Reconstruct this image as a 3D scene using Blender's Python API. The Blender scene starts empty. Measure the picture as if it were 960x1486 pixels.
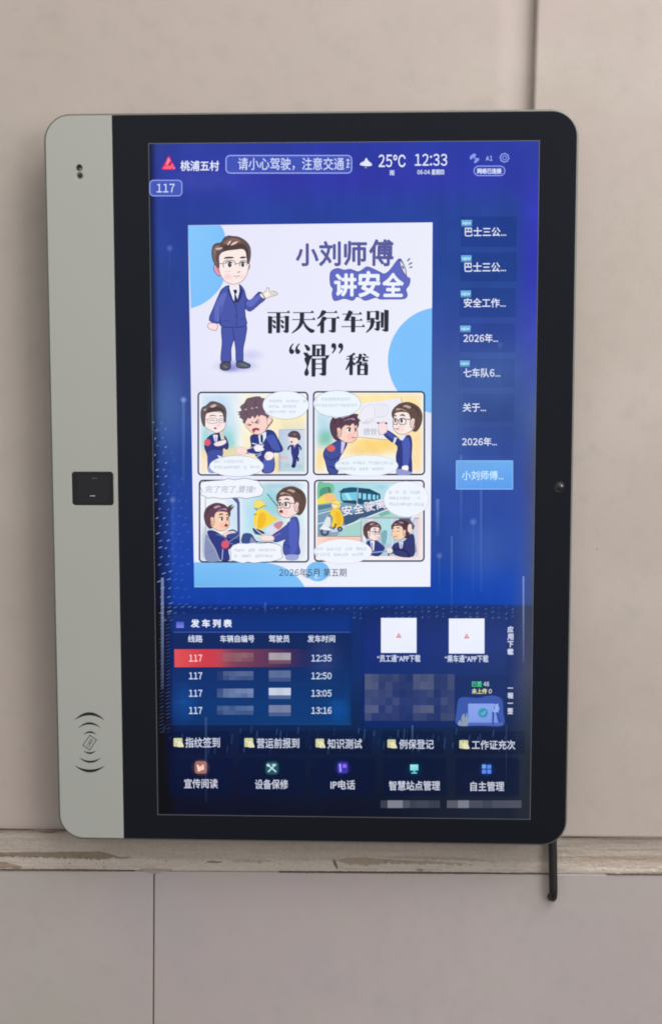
import bpy, math, random
import numpy as np
from mathutils import Matrix, Vector

random.seed(7)
rng = np.random.default_rng(7)
scene = bpy.context.scene
COL = scene.collection

# ------------------------------------------------------------------ camera
CAM_POS = (0.0458692542, -1.35770530, 0.108967005)
CAM_ROT = (1.47279091, 0.000894271507, 0.0426407629)
FPX = 1919.50596
cd = bpy.data.cameras.new('camera')
cd.sensor_fit = 'HORIZONTAL'
cd.sensor_width = 36.0
cd.lens = 36.0 * FPX / 960.0
cd.clip_start = 0.05
cd.clip_end = 60
cam = bpy.data.objects.new('camera', cd)
cam.location = CAM_POS
cam.rotation_euler = CAM_ROT
COL.objects.link(cam)
scene.camera = cam

# ------------------------------------------------------------------ light
world = bpy.data.worlds.new('World')
scene.world = world
world.use_nodes = True
wn, wl = world.node_tree.nodes, world.node_tree.links
wn.clear()
wo = wn.new('ShaderNodeOutputWorld')
bg = wn.new('ShaderNodeBackground')
# gradient for the unseen room, brighter above, shaped for the glass reflections
wtc = wn.new('ShaderNodeTexCoord')
wsp = wn.new('ShaderNodeSeparateXYZ')
wmr = wn.new('ShaderNodeMapRange')
wmr.inputs[1].default_value = -0.45
wmr.inputs[2].default_value = 0.45
wrp = wn.new('ShaderNodeMix')
wrp.data_type = 'RGBA'
wrp.inputs[6].default_value = (0.25, 0.24, 0.23, 1)
wrp.inputs[7].default_value = (0.95, 0.94, 0.95, 1)
wl.new(wtc.outputs['Generated'], wsp.inputs[0])
wl.new(wsp.outputs[2], wmr.inputs[0])
wl.new(wmr.outputs[0], wrp.inputs[0])
wl.new(wrp.outputs[2], bg.inputs[0])
bg.inputs[1].default_value = 0.72
wl.new(bg.outputs[0], wo.inputs[0])


def area_lamp(name, loc, target, sx, sy, power, colour):
    l = bpy.data.lights.new(name, 'AREA')
    l.shape = 'RECTANGLE'
    l.size, l.size_y = sx, sy
    l.energy = power
    l.color = colour
    o = bpy.data.objects.new(name, l)
    o.location = loc
    o.rotation_euler = (Vector(target) - Vector(loc)).to_track_quat('-Z', 'Y').to_euler()
    COL.objects.link(o)
    return o


area_lamp('ceiling_lamp', (1.12, -1.2, 1.75), (0.0, 0.05, -0.05), 2.1, 1.5, 41, (1.0, 0.958, 0.94))
area_lamp('side_fill_light', (2.45, -2.9, 0.75), (0.0, 0.0, 0.0), 1.4, 1.3, 40, (0.97, 0.97, 1.0))  # added fill lamp out of view at the right, also brightens the glass

vs = scene.view_settings
vs.view_transform = 'Standard'
vs.look = 'None'
vs.exposure = 0
vs.gamma = 1
vs.use_curve_mapping = False
scene.cycles.transparent_max_bounces = 40
scene.cycles.filter_width = 1.9

# ------------------------------------------------------------------ helpers


def lin(c):
    return tuple(((x / 255) / 12.92 if x / 255 <= 0.04045 else ((x / 255 + 0.055) / 1.055) ** 2.4) for x in c[:3])


def rotm(a):
    cx, cy, cz = np.cos(a)
    sx, sy, sz = np.sin(a)
    return (np.array([[cz, -sz, 0], [sz, cz, 0], [0, 0, 1]]) @ np.array([[cy, 0, sy], [0, 1, 0], [-sy, 0, cy]])
            @ np.array([[1, 0, 0], [0, cx, -sx], [0, sx, cx]]))


RM = rotm(np.array(CAM_ROT))
CP = np.array(CAM_POS)


def on_plane(u, v, Y=0.0):
    """measured photo point -> (x, z) on the vertical plane y = Y (the survey of the display face)"""
    u = np.asarray(u, float)
    v = np.asarray(v, float)
    d = np.stack([(u - 480) / FPX, -(v - 743) / FPX, -np.ones_like(u)], -1) @ RM.T
    t = (Y - CP[1]) / d[..., 1]
    p = CP + t[..., None] * d
    return p[..., 0], p[..., 2]


def thing(name, label, cat, loc=(0, 0, 0)):
    o = bpy.data.objects.new(name, None)
    o.empty_display_size = 0.05
    o.location = loc
    o['label'] = label
    o['category'] = cat
    COL.objects.link(o)
    return o


def link(name, me, mats, parent=None, label=None, kind=None, smooth=False):
    if not isinstance(mats, (list, tuple)):
        mats = [mats]
    for m in mats:
        me.materials.append(m)
    o = bpy.data.objects.new(name, me)
    COL.objects.link(o)
    if parent is not None:
        o.parent = parent
        o.matrix_parent_inverse = Matrix.Identity(4)
    if label:
        o['label'] = label
    if kind:
        o['kind'] = kind
    if smooth:
        for p in me.polygons:
            p.use_smooth = True
    return o


def node_mat(name):
    m = bpy.data.materials.new(name)
    m.use_nodes = True
    n, l = m.node_tree.nodes, m.node_tree.links
    b = n['Principled BSDF']
    return m, n, l, b


def plain(name, col, rough=0.5, metal=0.0, spec=0.5, noise=0.0, nscale=40, bump=0.0, bscale=400, coat=0.0):
    m, n, l, b = node_mat(name)
    b.inputs['Base Color'].default_value = (*lin(col), 1)
    b.inputs['Roughness'].default_value = rough
    b.inputs['Metallic'].default_value = metal
    b.inputs['Specular IOR Level'].default_value = spec
    b.inputs['Coat Weight'].default_value = coat
    tc = n.new('ShaderNodeTexCoord')
    if noise:
        t = n.new('ShaderNodeTexNoise')
        t.inputs['Scale'].default_value = nscale
        t.inputs['Detail'].default_value = 5
        l.new(tc.outputs['Object'], t.inputs['Vector'])
        mx = n.new('ShaderNodeMix')
        mx.data_type = 'RGBA'
        lc = lin(col)
        mx.inputs[6].default_value = (*[c * (1 - noise) for c in lc], 1)
        mx.inputs[7].default_value = (*[min(1, c * (1 + noise)) for c in lc], 1)
        l.new(t.outputs['Fac'], mx.inputs[0])
        l.new(mx.outputs[2], b.inputs['Base Color'])
    if bump:
        t2 = n.new('ShaderNodeTexNoise')
        t2.inputs['Scale'].default_value = bscale
        t2.inputs['Detail'].default_value = 3
        l.new(tc.outputs['Object'], t2.inputs['Vector'])
        bp = n.new('ShaderNodeBump')
        bp.inputs['Strength'].default_value = bump
        bp.inputs['Distance'].default_value = 0.001
        l.new(t2.outputs['Fac'], bp.inputs['Height'])
        l.new(bp.outputs[0], b.inputs['Normal'])
    return m


def wall_mat(name, base, tints, bump=0.15, rough=0.55, specks=True, cloud=2.5, amount=0.5, streak=(1, 1, 1)):
    """paint or glaze with faint clouds of colour, soft relief and rare specks"""
    m, n, l, b = node_mat(name)
    tc = n.new('ShaderNodeTexCoord')
    mp = n.new('ShaderNodeMapping')
    mp.inputs['Scale'].default_value = streak
    l.new(tc.outputs['Object'], mp.inputs['Vector'])
    cur = None
    for i, (tint, sc, lo, hi) in enumerate(tints):
        t = n.new('ShaderNodeTexNoise')
        t.inputs['Scale'].default_value = sc
        t.inputs['Detail'].default_value = 6
        t.inputs['Roughness'].default_value = 0.55
        l.new(mp.outputs[0], t.inputs['Vector'])
        mr = n.new('ShaderNodeMapRange')
        mr.inputs[1].default_value = lo
        mr.inputs[2].default_value = hi
        mr.inputs[4].default_value = amount
        l.new(t.outputs['Fac'], mr.inputs[0])
        mx = n.new('ShaderNodeMix')
        mx.data_type = 'RGBA'
        if cur is None:
            mx.inputs[6].default_value = (*lin(base), 1)
        else:
            l.new(cur, mx.inputs[6])
        mx.inputs[7].default_value = (*lin(tint), 1)
        l.new(mr.outputs[0], mx.inputs[0])
        cur = mx.outputs[2]
    if specks:
        vr = n.new('ShaderNodeTexVoronoi')
        vr.inputs['Scale'].default_value = 13
        l.new(tc.outputs['Object'], vr.inputs['Vector'])
        mr = n.new('ShaderNodeMapRange')
        mr.inputs[1].default_value = 0.012
        mr.inputs[2].default_value = 0.022
        mr.inputs[3].default_value = 0.55
        mr.inputs[4].default_value = 0.0
        l.new(vr.outputs['Distance'], mr.inputs[0])
        mx = n.new('ShaderNodeMix')
        mx.data_type = 'RGBA'
        l.new(mr.outputs[0], mx.inputs[0])
        l.new(cur, mx.inputs[6])
        mx.inputs[7].default_value = (*lin((120, 105, 92)), 1)
        cur = mx.outputs[2]
    l.new(cur, b.inputs['Base Color'])
    b.inputs['Roughness'].default_value = rough
    b.inputs['Specular IOR Level'].default_value = 0.4
    t2 = n.new('ShaderNodeTexNoise')
    t2.inputs['Scale'].default_value = 28
    t2.inputs['Detail'].default_value = 7
    t2.inputs['Roughness'].default_value = 0.62
    l.new(mp.outputs[0], t2.inputs['Vector'])
    bp = n.new('ShaderNodeBump')
    bp.inputs['Strength'].default_value = bump
    bp.inputs['Distance'].default_value = 0.004
    l.new(t2.outputs['Fac'], bp.inputs['Height'])
    l.new(bp.outputs[0], b.inputs['Normal'])
    return m


def glow_mat(name, alpha):
    """lit display pixels under clear glass: colour attribute drives emission, the glass on top reflects a little"""
    m, n, l, b = node_mat(name)
    a = n.new('ShaderNodeAttribute')
    a.attribute_name = 'Col'
    l.new(a.outputs['Color'], b.inputs['Emission Color'])
    b.inputs['Emission Strength'].default_value = 1.0
    b.inputs['Base Color'].default_value = (0.002, 0.0025, 0.004, 1)
    b.inputs['Roughness'].default_value = 0.12
    b.inputs['Specular IOR Level'].default_value = 0.25
    if alpha:
        l.new(a.outputs['Alpha'], b.inputs['Alpha'])
    return m


M_PIX = glow_mat('display_pixels', False)
M_PIXA = glow_mat('display_pixels_translucent', True)

M_BEZEL = plain('black_printed_glass', (14, 18, 27), rough=0.12, spec=0.32, noise=0.15, nscale=9)
M_ALU = plain('painted_silver_plate', (178, 180, 172), rough=0.42, metal=0.15, noise=0.035, nscale=7, bump=0.12, bscale=1300)
M_RIM = plain('anodised_rim', (128, 129, 122), rough=0.36, metal=0.55, noise=0.06, nscale=30)
M_BLACKP = plain('black_plastic', (20, 20, 21), rough=0.4, noise=0.2, nscale=60)
M_PRINT = plain('black_print', (22, 23, 22), rough=0.55, noise=0.12, nscale=90)
M_CUP = plain('dark_cup', (26, 24, 22), rough=0.5, noise=0.2, nscale=300)
M_LENS = plain('lens_glass', (24, 26, 32), rough=0.15, spec=0.8, noise=0.3, nscale=200)
M_GLASSD = plain('dark_sensor_glass', (16, 17, 24), rough=0.14, spec=0.7, noise=0.25, nscale=40)
M_SLATE = plain('grey_line', (92, 96, 102), rough=0.4, noise=0.1, nscale=50)
M_CABLE = plain('black_rubber', (24, 23, 21), rough=0.48, spec=0.5, noise=0.25, nscale=50, bump=0.1, bscale=700)
M_BACK = plain('mounting_steel', (70, 71, 72), rough=0.5, metal=0.6, noise=0.1, nscale=30)

# ------------------------------------------------------------------ wall (the setting)
M_WALL = wall_mat('upper_wall_paint', (188, 177, 166),
                  [((194, 176, 170), 1.7, 0.42, 0.66), ((180, 172, 158), 3.1, 0.46, 0.70), ((199, 188, 178), 6.0, 0.5, 0.75), ((178, 168, 157), 48.0, 0.50, 0.85)],
                  bump=0.13, rough=0.48, amount=0.85)
M_TILE = wall_mat('glazed_tile', (187, 176, 173),
                  [((176, 172, 160), 2.2, 0.45, 0.68), ((184, 168, 170), 3.7, 0.45, 0.68), ((170, 170, 170), 7.5, 0.52, 0.75), ((176, 166, 162), 60.0, 0.5, 0.85)],
                  bump=0.04, rough=0.34, amount=0.75, specks=False)
M_SMEAR = wall_mat('brown_adhesive', (128, 114, 99), [((104, 90, 76), 30, 0.42, 0.7), ((146, 132, 116), 55, 0.5, 0.75)],
                   bump=0.5, rough=0.9, amount=0.8, specks=False, streak=(0.7, 1, 1.5))
M_DIRT = plain('dark_joint_dirt', (98, 82, 70), rough=0.9, noise=0.4, nscale=60)
M_GROUT = plain('joint_grout', (104, 91, 79), rough=0.9, noise=0.4, nscale=120)


def prism(name, prof, mat, parent, bevel=0.0, kind=None, y0=0.076, label=None):
    """polygon prof [(x, z)] facing -Y from depth y0; prof items (x, z); front at y given separately"""
    pts, yf = prof
    n = len(pts)
    v = [(x, yf, z) for x, z in pts] + [(x, y0, z) for x, z in pts]
    f = [tuple(range(n)), tuple(range(2 * n - 1, n - 1, -1))]
    f += [(i, i + n, (i + 1) % n + n, (i + 1) % n) for i in range(n)]
    me = bpy.data.meshes.new(name)
    me.from_pydata(v, [], f)
    o = link(name, me, mat, parent, label=label, kind=kind)
    if bevel:
        b = o.modifiers.new('bevel', 'BEVEL')
        b.width = bevel
        b.segments = 3
        b.limit_method = 'ANGLE'
    return o


# backing slab
wall = prism('wall', ([(-1.6, -1.3), (1.6, -1.3), (1.6, 1.3), (-1.6, 1.3)], 0.075), M_GROUT, None, kind='structure', y0=0.2)
WL, WR, WT = 0.0555, 0.0450, 0.0465      # wall faces: left board, right board, tiles


def joint_x(z):                        # upright joint between the two boards
    return 0.1948 + (z - 0.39) * 0.019


# left board: its right edge rolls back into the joint
def left_board():
    xs = list(np.linspace(-1.5, 0.10, 30)) + list(np.linspace(0.105, 0.1925, 26))
    zs = np.linspace(-0.3855, 1.25, 60)
    v, f = [], []
    for z in zs:
        for x in xs:
            dx = joint_x(z) + 0.002 - 0.1925
            xx = x + (dx if x > 0.1 else 0)
            d = min(1.0, max(0.0, (x - 0.150) / 0.03))
            y = WL + 0.003 * d * d * (3 - 2 * d)
            v.append((xx, y, z))
    nx = len(xs)
    for j in range(len(zs) - 1):
        for i in range(nx - 1):
            a = j * nx + i
            f.append((a, a + 1, a + 1 + nx, a + nx))
    me = bpy.data.meshes.new('wall_board')
    me.from_pydata(v, [], f)
    return link('wall_board', me, M_WALL, wall, smooth=True, label='left board lying deeper than the right one')


left_board()
prism('wall_board', ([(joint_x(-0.3835), -0.3835), (1.5, -0.381), (1.5, 1.25), (joint_x(1.25), 1.25)], WR), M_WALL, wall,
      bevel=0.003, label='right board standing proud of the left one')

# tiles of the lower wall
TJ = lambda z: -0.2101 + (z + 0.434) * 0.0186       # upright joint
TT = lambda x: -0.4272 + x * 0.0078                 # top edge
tile_w = 0.80
for k in (-2, -1, 0, 1):
    for r in range(2):
        zt = 0.0 if r == 0 else -0.402
        zb = -0.4 if r == 0 else -0.80
        xl = k * tile_w + 0.0007
        xr = (k + 1) * tile_w - 0.0007
        if k == -2:
            continue
        pts = []
        for (dx, dz) in ((xl, zb), (xr, zb), (xr, zt), (xl, zt)):
            z = -0.428 + dz
            x = TJ(z) + dx
            if abs(dz) < 1e-9:
                z = TT(x)
            pts.append((x, z))
        prism('tile', (pts, WT), M_TILE, wall, bevel=0.0011)
# grout strip recessed between tiles
prism('joint_grout', ([(-1.5, -1.24), (1.5, -1.24), (1.5, -0.4265), (-1.5, -0.4265)], WT + 0.0016), M_GROUT, wall)
# dark bead along the upright tile joint
z0, z1 = -0.43, -0.80
prism('joint_dirt', ([(TJ(z0) - 0.0007, z0), (TJ(z1) - 0.0007, z1), (TJ(z1) + 0.0007, z1), (TJ(z0) + 0.0007, z0)], WT + 0.0008), M_DIRT, wall)


def vnoise(x, y, seed):
    """smooth lattice noise in -1..1"""
    g_ = np.random.default_rng(seed).uniform(-1, 1, (256, 256))
    xi, yi = np.floor(x).astype(int), np.floor(y).astype(int)
    fx, fy = x - xi, y - yi
    fx, fy = fx * fx * (3 - 2 * fx), fy * fy * (3 - 2 * fy)
    A = lambda i, j: g_[(xi + i) % 256, (yi + j) % 256]
    return (A(0, 0) * (1 - fx) + A(1, 0) * fx) * (1 - fy) + (A(0, 1) * (1 - fx) + A(1, 1) * fx) * fy


def sstep(a, b, x):
    t = np.clip((x - a) / (b - a), 0, 1)
    return t * t * (3 - 2 * t)


def band():
    """rough mortar strip between the boards and the tiles: relief and stains laid out along its length"""
    xs = np.concatenate([np.linspace(-1.3, -0.41, 120), np.linspace(-0.409, 0.389, 1300), np.linspace(0.39, 1.3, 120)])
    nx, nz = len(xs), 84
    X, T = np.meshgrid(xs, np.linspace(0, 1, nz))
    zt = -0.3855 + X * 0.002 + 0.0008 * np.sin(X * 61) + 0.0006 * np.sin(X * 143 + 1)
    zb = TT(X) + 0.0006
    Z = zb + (zt - zb) * T
    U = 480 + (X + 0.0147) * 1332          # millimetre-like running unit along the strip
    V = 1265 + U * 0 - (Z + 0.4271 - X * 0.0075) * 1360
    S = (V - 1206) / 57
    n1 = vnoise(U / 90, V / 5.0, 1) * .6 + vnoise(U / 34, V / 2.4, 2) * .4
    n2 = vnoise(U / 12, V / 4, 3) * .5 + vnoise(U / 5, V / 2.2, 4) * .5
    n3 = vnoise(U / 2.2, V / 1.5, 5)
    C = np.ones(X.shape + (3,)) * np.array([160, 149, 138.])
    H_ = 0.0004 * n1 + 0.00025 * n2 + 0.0001 * n3

    def mixc(w, col):
        nonlocal C
        C = C * (1 - w[..., None]) + np.array(col, float) * w[..., None]

    mixc(.36 * sstep(-.2, .7, n1), (146, 135, 124))
    mixc(.32 * sstep(.1, .9, -n1), (172, 162, 151))
    low = sstep(.66, .78, S + .03 * n2) * (1 - .4 * sstep(.97, 1.02, S))
    mixc(low * .7, (178, 168, 157))
    H_ += low * 0.0005
    # warm patch and filler lumps at the right end
    rt = sstep(812, 860, U)
    mixc(rt * .5 * sstep(.5, .62, S + .06 * n1) * (1 - sstep(.74, .82, S)), (168, 150, 133))
    mixc(rt * .8 * sstep(.80, .86, S + .06 * n2) * (1 - sstep(.92, .97, S)), (188, 178, 163))
    H_ += rt * .0012 * sstep(.3, .9, n2) * sstep(.7, .8, S)
    # smears: (u list, top list, bottom list, colour, strength, raggedness)
    for (uu, tt, bb, col, st, rag, sd) in (
            ((-200, 60, 110, 140, 155, 168, 186), (1237.5, 1237, 1235.5, 1235, 1239, 1243, 1244.2), (1244, 1245, 1246, 1248.5, 1246.5, 1246, 1244.6), (112, 98, 83), .95, 1.5, 11),
            ((490, 505, 530, 560, 600, 640, 690), (1246, 1242.5, 1242.5, 1244, 1246, 1247.5, 1251), (1247, 1252, 1254, 1250.5, 1251.5, 1251.5, 1251.6), (128, 114, 98), .8, 1.6, 12),
            ((560, 620, 690, 720), (1240, 1239.5, 1242, 1246), (1241, 1243, 1245.5, 1246.5), (134, 118, 102), .6, 1.0, 13),
            ((298, 302, 316, 321), (1249.2, 1249, 1249, 1249.4), (1250.8, 1251.4, 1251.2, 1250.6), (96, 82, 68), .95, .2, 14),
            ((483, 486, 489, 490.5), (1246, 1245, 1252, 1258), (1248, 1256, 1260, 1260), (82, 70, 60), .95, .3, 15),
            ((-30, 0, 6, 18, 24), (1252, 1252, 1255, 1257.5, 1259.5), (1262, 1261, 1260.5, 1262, 1261), (124, 108, 92), .9, .8, 16),
            ((330, 345, 385, 400), (1247, 1245.5, 1246.5, 1249), (1248, 1251, 1250, 1249.4), (146, 133, 117), .7, .8, 17),
            ((604, 607, 613, 616), (1258.5, 1257.5, 1258, 1260), (1259.5, 1262, 1262, 1261), (134, 120, 104), .9, .3, 18),
            ((808, 870, 900, 960, 1100), (1238, 1235, 1236, 1234, 1236), (1239, 1240, 1242, 1240, 1241), (146, 132, 116), .6, 1.2, 19)):
        jag = vnoise(U / 3.1, U * 0, sd) * rag + vnoise(U / 1.3, U * 0 + 3.3, sd + 1) * rag * .6
        tp = np.interp(U, uu, tt) + vnoise(U / 9, U * 0, sd + 2) * .5
        bt = np.interp(U, uu, bb) + jag
        w = sstep(-.5, .5, V - tp) * sstep(-.4, .4, bt - V) * (U > uu[0]) * (U < uu[-1])
        w = w * (.82 + .18 * n2)
        mixc(np.clip(w * st, 0, 1), col)
        H_ += 0.0005 * w
    # specks of brown thrown below the long smear, hairline cracks
    sp = sstep(.80, .88, vnoise(U / 2.0, V / 2.0, 40)) * sstep(1244, 1246, V) * (1 - sstep(1252, 1258, V))
    mixc(sp * .7, (112, 98, 84))
    for (u0, v0) in ((376, 1250.5), (611, 1260), (146, 1259.5), (95, 1254), (560, 1248)):
        w = np.exp(-(((U - u0) / 1.5) ** 2 + ((V - v0) / 1.1) ** 2))
        mixc(.8 * w, (88, 76, 64))
    cr = np.exp(-((V - 1259.5 - 0.8 * vnoise(U / 15, U * 0, 50)) / .5) ** 2) * sstep(.0, .5, vnoise(U / 30, U * 0, 51))
    mixc(cr * .45, (110, 96, 82))
    C *= 1.12 * (1 + .035 * n3 + .02 * n2)[..., None]
    Y = WT + 0.0015 - H_
    Y[-3:, :] += 0.002
    v = np.stack([X, Y, Z], -1).reshape(-1, 3)
    f = [(j * nx + i, j * nx + i + 1, (j + 1) * nx + i + 1, (j + 1) * nx + i) for j in range(nz - 1) for i in range(nx - 1)]
    me = bpy.data.meshes.new('mortar_band')
    me.from_pydata(v.tolist(), [], f)
    at = me.color_attributes.new('Stain', 'FLOAT_COLOR', 'POINT')
    L_ = np.clip(C, 0, 255) / 255
    L_ = np.where(L_ <= 0.04045, L_ / 12.92, ((L_ + .055) / 1.055) ** 2.4)
    at.data.foreach_set('color', np.concatenate([L_, np.ones(X.shape + (1,))], -1).astype(np.float32).ravel())
    m, n, l, b = node_mat('trowelled_mortar')
    a_ = n.new('ShaderNodeAttribute')
    a_.attribute_name = 'Stain'
    l.new(a_.outputs['Color'], b.inputs['Base Color'])
    b.inputs['Roughness'].default_value = .85
    b.inputs['Specular IOR Level'].default_value = .25
    t = n.new('ShaderNodeTexNoise')
    t.inputs['Scale'].default_value = 500
    t.inputs['Detail'].default_value = 4
    tc = n.new('ShaderNodeTexCoord')
    l.new(tc.outputs['Object'], t.inputs['Vector'])
    bp = n.new('ShaderNodeBump')
    bp.inputs['Strength'].default_value = .35
    bp.inputs['Distance'].default_value = .0008
    l.new(t.outputs['Fac'], bp.inputs['Height'])
    l.new(bp.outputs[0], b.inputs['Normal'])
    return link('mortar_band', me, m, wall, smooth=True)


band()


def smear(name, top, bottom, mat, y=WT - 0.0002, rag=1.0, thick=0.001, seed=1):
    """thin raised patch between two measured edges, its lower edge ragged; points in photo units on the wall face"""
    r = random.Random(seed)
    tx = np.array([p[0] for p in top]); tv = np.array([p[1] for p in top])
    bx = np.array([p[0] for p in bottom]); bv = np.array([p[1] for p in bottom])
    u = np.arange(tx[0], tx[-1] + 0.01, 1.1)
    vt = np.interp(u, tx, tv) + np.array([r.uniform(-.35, .35) for _ in u])
    vb = np.interp(u, bx, bv)
    jag = np.array([r.uniform(-1, 1.3) * rag * (2.0 if r.random() < 0.12 else 1) for _ in u])
    vb = np.maximum(vb + jag, vt + 0.15)
    x1, z1 = on_plane(u, vt, y)
    x2, z2 = on_plane(u, vb, y)
    n = len(u)
    v = [(x1[i], y + thick, z1[i] + 0.0004) for i in range(n)] + [(x1[i], y - 0.0002, z1[i]) for i in range(n)] + \
        [(x2[i], y - 0.0004, z2[i]) for i in range(n)] + [(x2[i], y + thick, z2[i] - 0.0003) for i in range(n)]
    f = [(k * n + i, (k + 1) * n + i, (k + 1) * n + i + 1, k * n + i + 1) for k in range(3) for i in range(n - 1)]
    me = bpy.data.meshes.new(name)
    me.from_pydata(v, [], f)
    return link(name, me, mat, wall)


# dirt line caught along the top edge of the tiles, broken where filler covers it
for (a, b, w, sd) in ((0, 196, 1.3, 31), (405, 800, 1.3, 32), (880, 965, 0.9, 33)):
    va = 1263 + a * 0.0072
    vb_ = 1263 + b * 0.0072
    smear('joint_dirt', [(a, va - w * .3), ((a + b) / 2, (va + vb_) / 2 - w * .6), (b, vb_ - .1)],
          [(a, va + w * .5), ((a + b) / 2, (va + vb_) / 2 + w * .6), (b, vb_ + .2)], M_DIRT, rag=0.3, seed=sd, y=WT - 0.0006, thick=0.002)
# filler dragged over the head of the tile joint
M_FILL = wall_mat('dragged_filler', (160, 149, 140), [((150, 138, 128), 40, 0.45, 0.7)], bump=0.3, rough=0.8, amount=0.6, specks=False)
smear('filler_smear', [(203, 1262.4), (214, 1262.2), (236, 1262.4), (250, 1262.8)], [(203, 1263.2), (214, 1265.4), (226, 1268.5), (234, 1265.5), (250, 1263.4)], M_FILL, rag=0.5, seed=51, y=WT - 0.0005)
# thin dirt under the boards
smear('joint_dirt', [(-5, 1205), (40, 1205.2), (60, 1204.6), (95, 1206)], [(-5, 1206.4), (40, 1206.6), (60, 1207.4), (95, 1207.6)], M_SMEAR, rag=0.4, seed=41, y=WT - 0.0004)
smear('joint_dirt', [(822, 1217.3), (900, 1217), (925, 1216), (965, 1218)], [(822, 1218.4), (900, 1218), (925, 1218), (965, 1219)], M_SMEAR, rag=0.3, seed=42, y=WT - 0.004)

# ------------------------------------------------------------------ the display
disp = thing('information_display', 'large wall-mounted touch display with a silver left strip and a lit blue screen', 'display')
X0, X1, Z0, Z1, RAD = -0.3035, 0.2353, -0.3772, 0.3797, 0.0275


def rr(x0, z0, x1, z1, r, n=10, corners=(1, 1, 1, 1)):
    """rounded rectangle, counter-clockwise from lower left; corners = ll, lr, ur, ul"""
    p = []
    for (cx, cz, a, on) in ((x0, z0, 180, corners[0]), (x1, z0, 270, corners[1]), (x1, z1, 0, corners[2]), (x0, z1, 90, corners[3])):
        if not on or r <= 0:
            p.append((cx, cz))
            continue
        sx = 1 if cx == x0 else -1
        sz = 1 if cz == z0 else -1
        for i in range(n + 1):
            t = math.radians(a + 90 * i / n)
            p.append((cx + sx * r + r * math.cos(t), cz + sz * r + r * math.sin(t)))
    return p


def circ(cx, cz, r, n=28):
    return [(cx + r * math.cos(2 * math.pi * i / n), cz + r * math.sin(2 * math.pi * i / n)) for i in range(n)]


def plate(name, loops, y_front, thick, mat, parent, bevel=0.0, seg=2, label=None):
    c = bpy.data.curves.new(name, 'CURVE')
    c.dimensions = '2D'
    c.fill_mode = 'BOTH'
    c.extrude = thick / 2 - bevel
    c.bevel_depth = bevel
    c.bevel_resolution = seg
    c.offset = -bevel
    for P in loops:
        s = c.splines.new('POLY')
        s.points.add(len(P) - 1)
        s.use_cyclic_u = True
        for i, p in enumerate(P):
            s.points[i].co = (p[0], p[1], 0, 1)
    tmp = bpy.data.objects.new('tmp', c)
    m0 = tmp.to_mesh()
    vs_ = [(v.co.x, y_front + thick / 2 - v.co.z, v.co.y) for v in m0.vertices]
    fs = [tuple(p.vertices) for p in m0.polygons]
    tmp.to_mesh_clear()
    bpy.data.objects.remove(tmp)
    me = bpy.data.meshes.new(name)
    me.from_pydata(vs_, [], fs)
    me.validate()
    return link(name, me, mat, parent, label=label)


plate('housing', [rr(X0, Z0, X1, Z1, RAD, 14)], 0.0014, 0.033, M_RIM, disp, bevel=0.0016, seg=4)
plate('wall_bracket', [rr(-0.20, -0.26, 0.16, 0.26, 0.01)], 0.0344, 0.025, M_BACK, disp)
XS = -0.2332
g = 0.0022
C1, C2 = (-0.2672, 0.3259), (-0.2670, 0.3178)
FP = (-0.2815, -0.0186, -0.2381, 0.0164)
plate('side_panel', [rr(X0 + g, Z0 + g, XS - 0.0002, Z1 - g, RAD - g, 14, (1, 0, 0, 1)),
                     circ(*C1, 0.0031), circ(*C2, 0.0034), rr(*FP, 0.0032, 6)], 0.0, 0.003, M_ALU, disp, bevel=0.0005)
CAMC = (0.2216, 0.0017)
plate('bezel_glass', [rr(XS + 0.0002, Z0 + g, X1 - g * 0.8, Z1 - g, RAD - g, 14, (0, 1, 1, 0)), circ(*CAMC, 0.0048)],
      0.0, 0.003, M_BEZEL, disp, bevel=0.0004)


def disc(name, c, r, y, mat, parent, dome=0.0, rings=5, n=28, label=None):
    v = [(c[0], y - dome, c[1])]
    f = []
    for k in range(1, rings + 1):
        t = k / rings
        for (x, z) in circ(c[0], c[1], r * t, n):
            v.append((x, y - dome * (1 - t * t), z))
    for i in range(n):
        f.append((0, 1 + i, 1 + (i + 1) % n))
        for k in range(rings - 1):
            a, b = 1 + k * n, 1 + (k + 1) * n
            f.append((a + i, b + i, b + (i + 1) % n, a + (i + 1) % n))
    me = bpy.data.meshes.new(name)
    me.from_pydata(v, [], f)
    return link(name, me, mat, parent, smooth=True, label=label)


def ring(name, c, r, w, y, mat, parent, n=32):
    v, f = [], []
    for i in range(n):
        t = 2 * math.pi * i / n
        for j in range(6):
            a = 2 * math.pi * j / 6
            rad = r + w * math.cos(a)
            v.append((c[0] + rad * math.cos(t), y - w * math.sin(a), c[1] + rad * math.sin(t)))
    for i in range(n):
        for j in range(6):
            f.append((i * 6 + j, i * 6 + (j + 1) % 6, ((i + 1) % n) * 6 + (j + 1) % 6, ((i + 1) % n) * 6 + j))
    me = bpy.data.meshes.new(name)
    me.from_pydata(v, [], f)
    return link(name, me, mat, parent, smooth=True)


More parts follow.
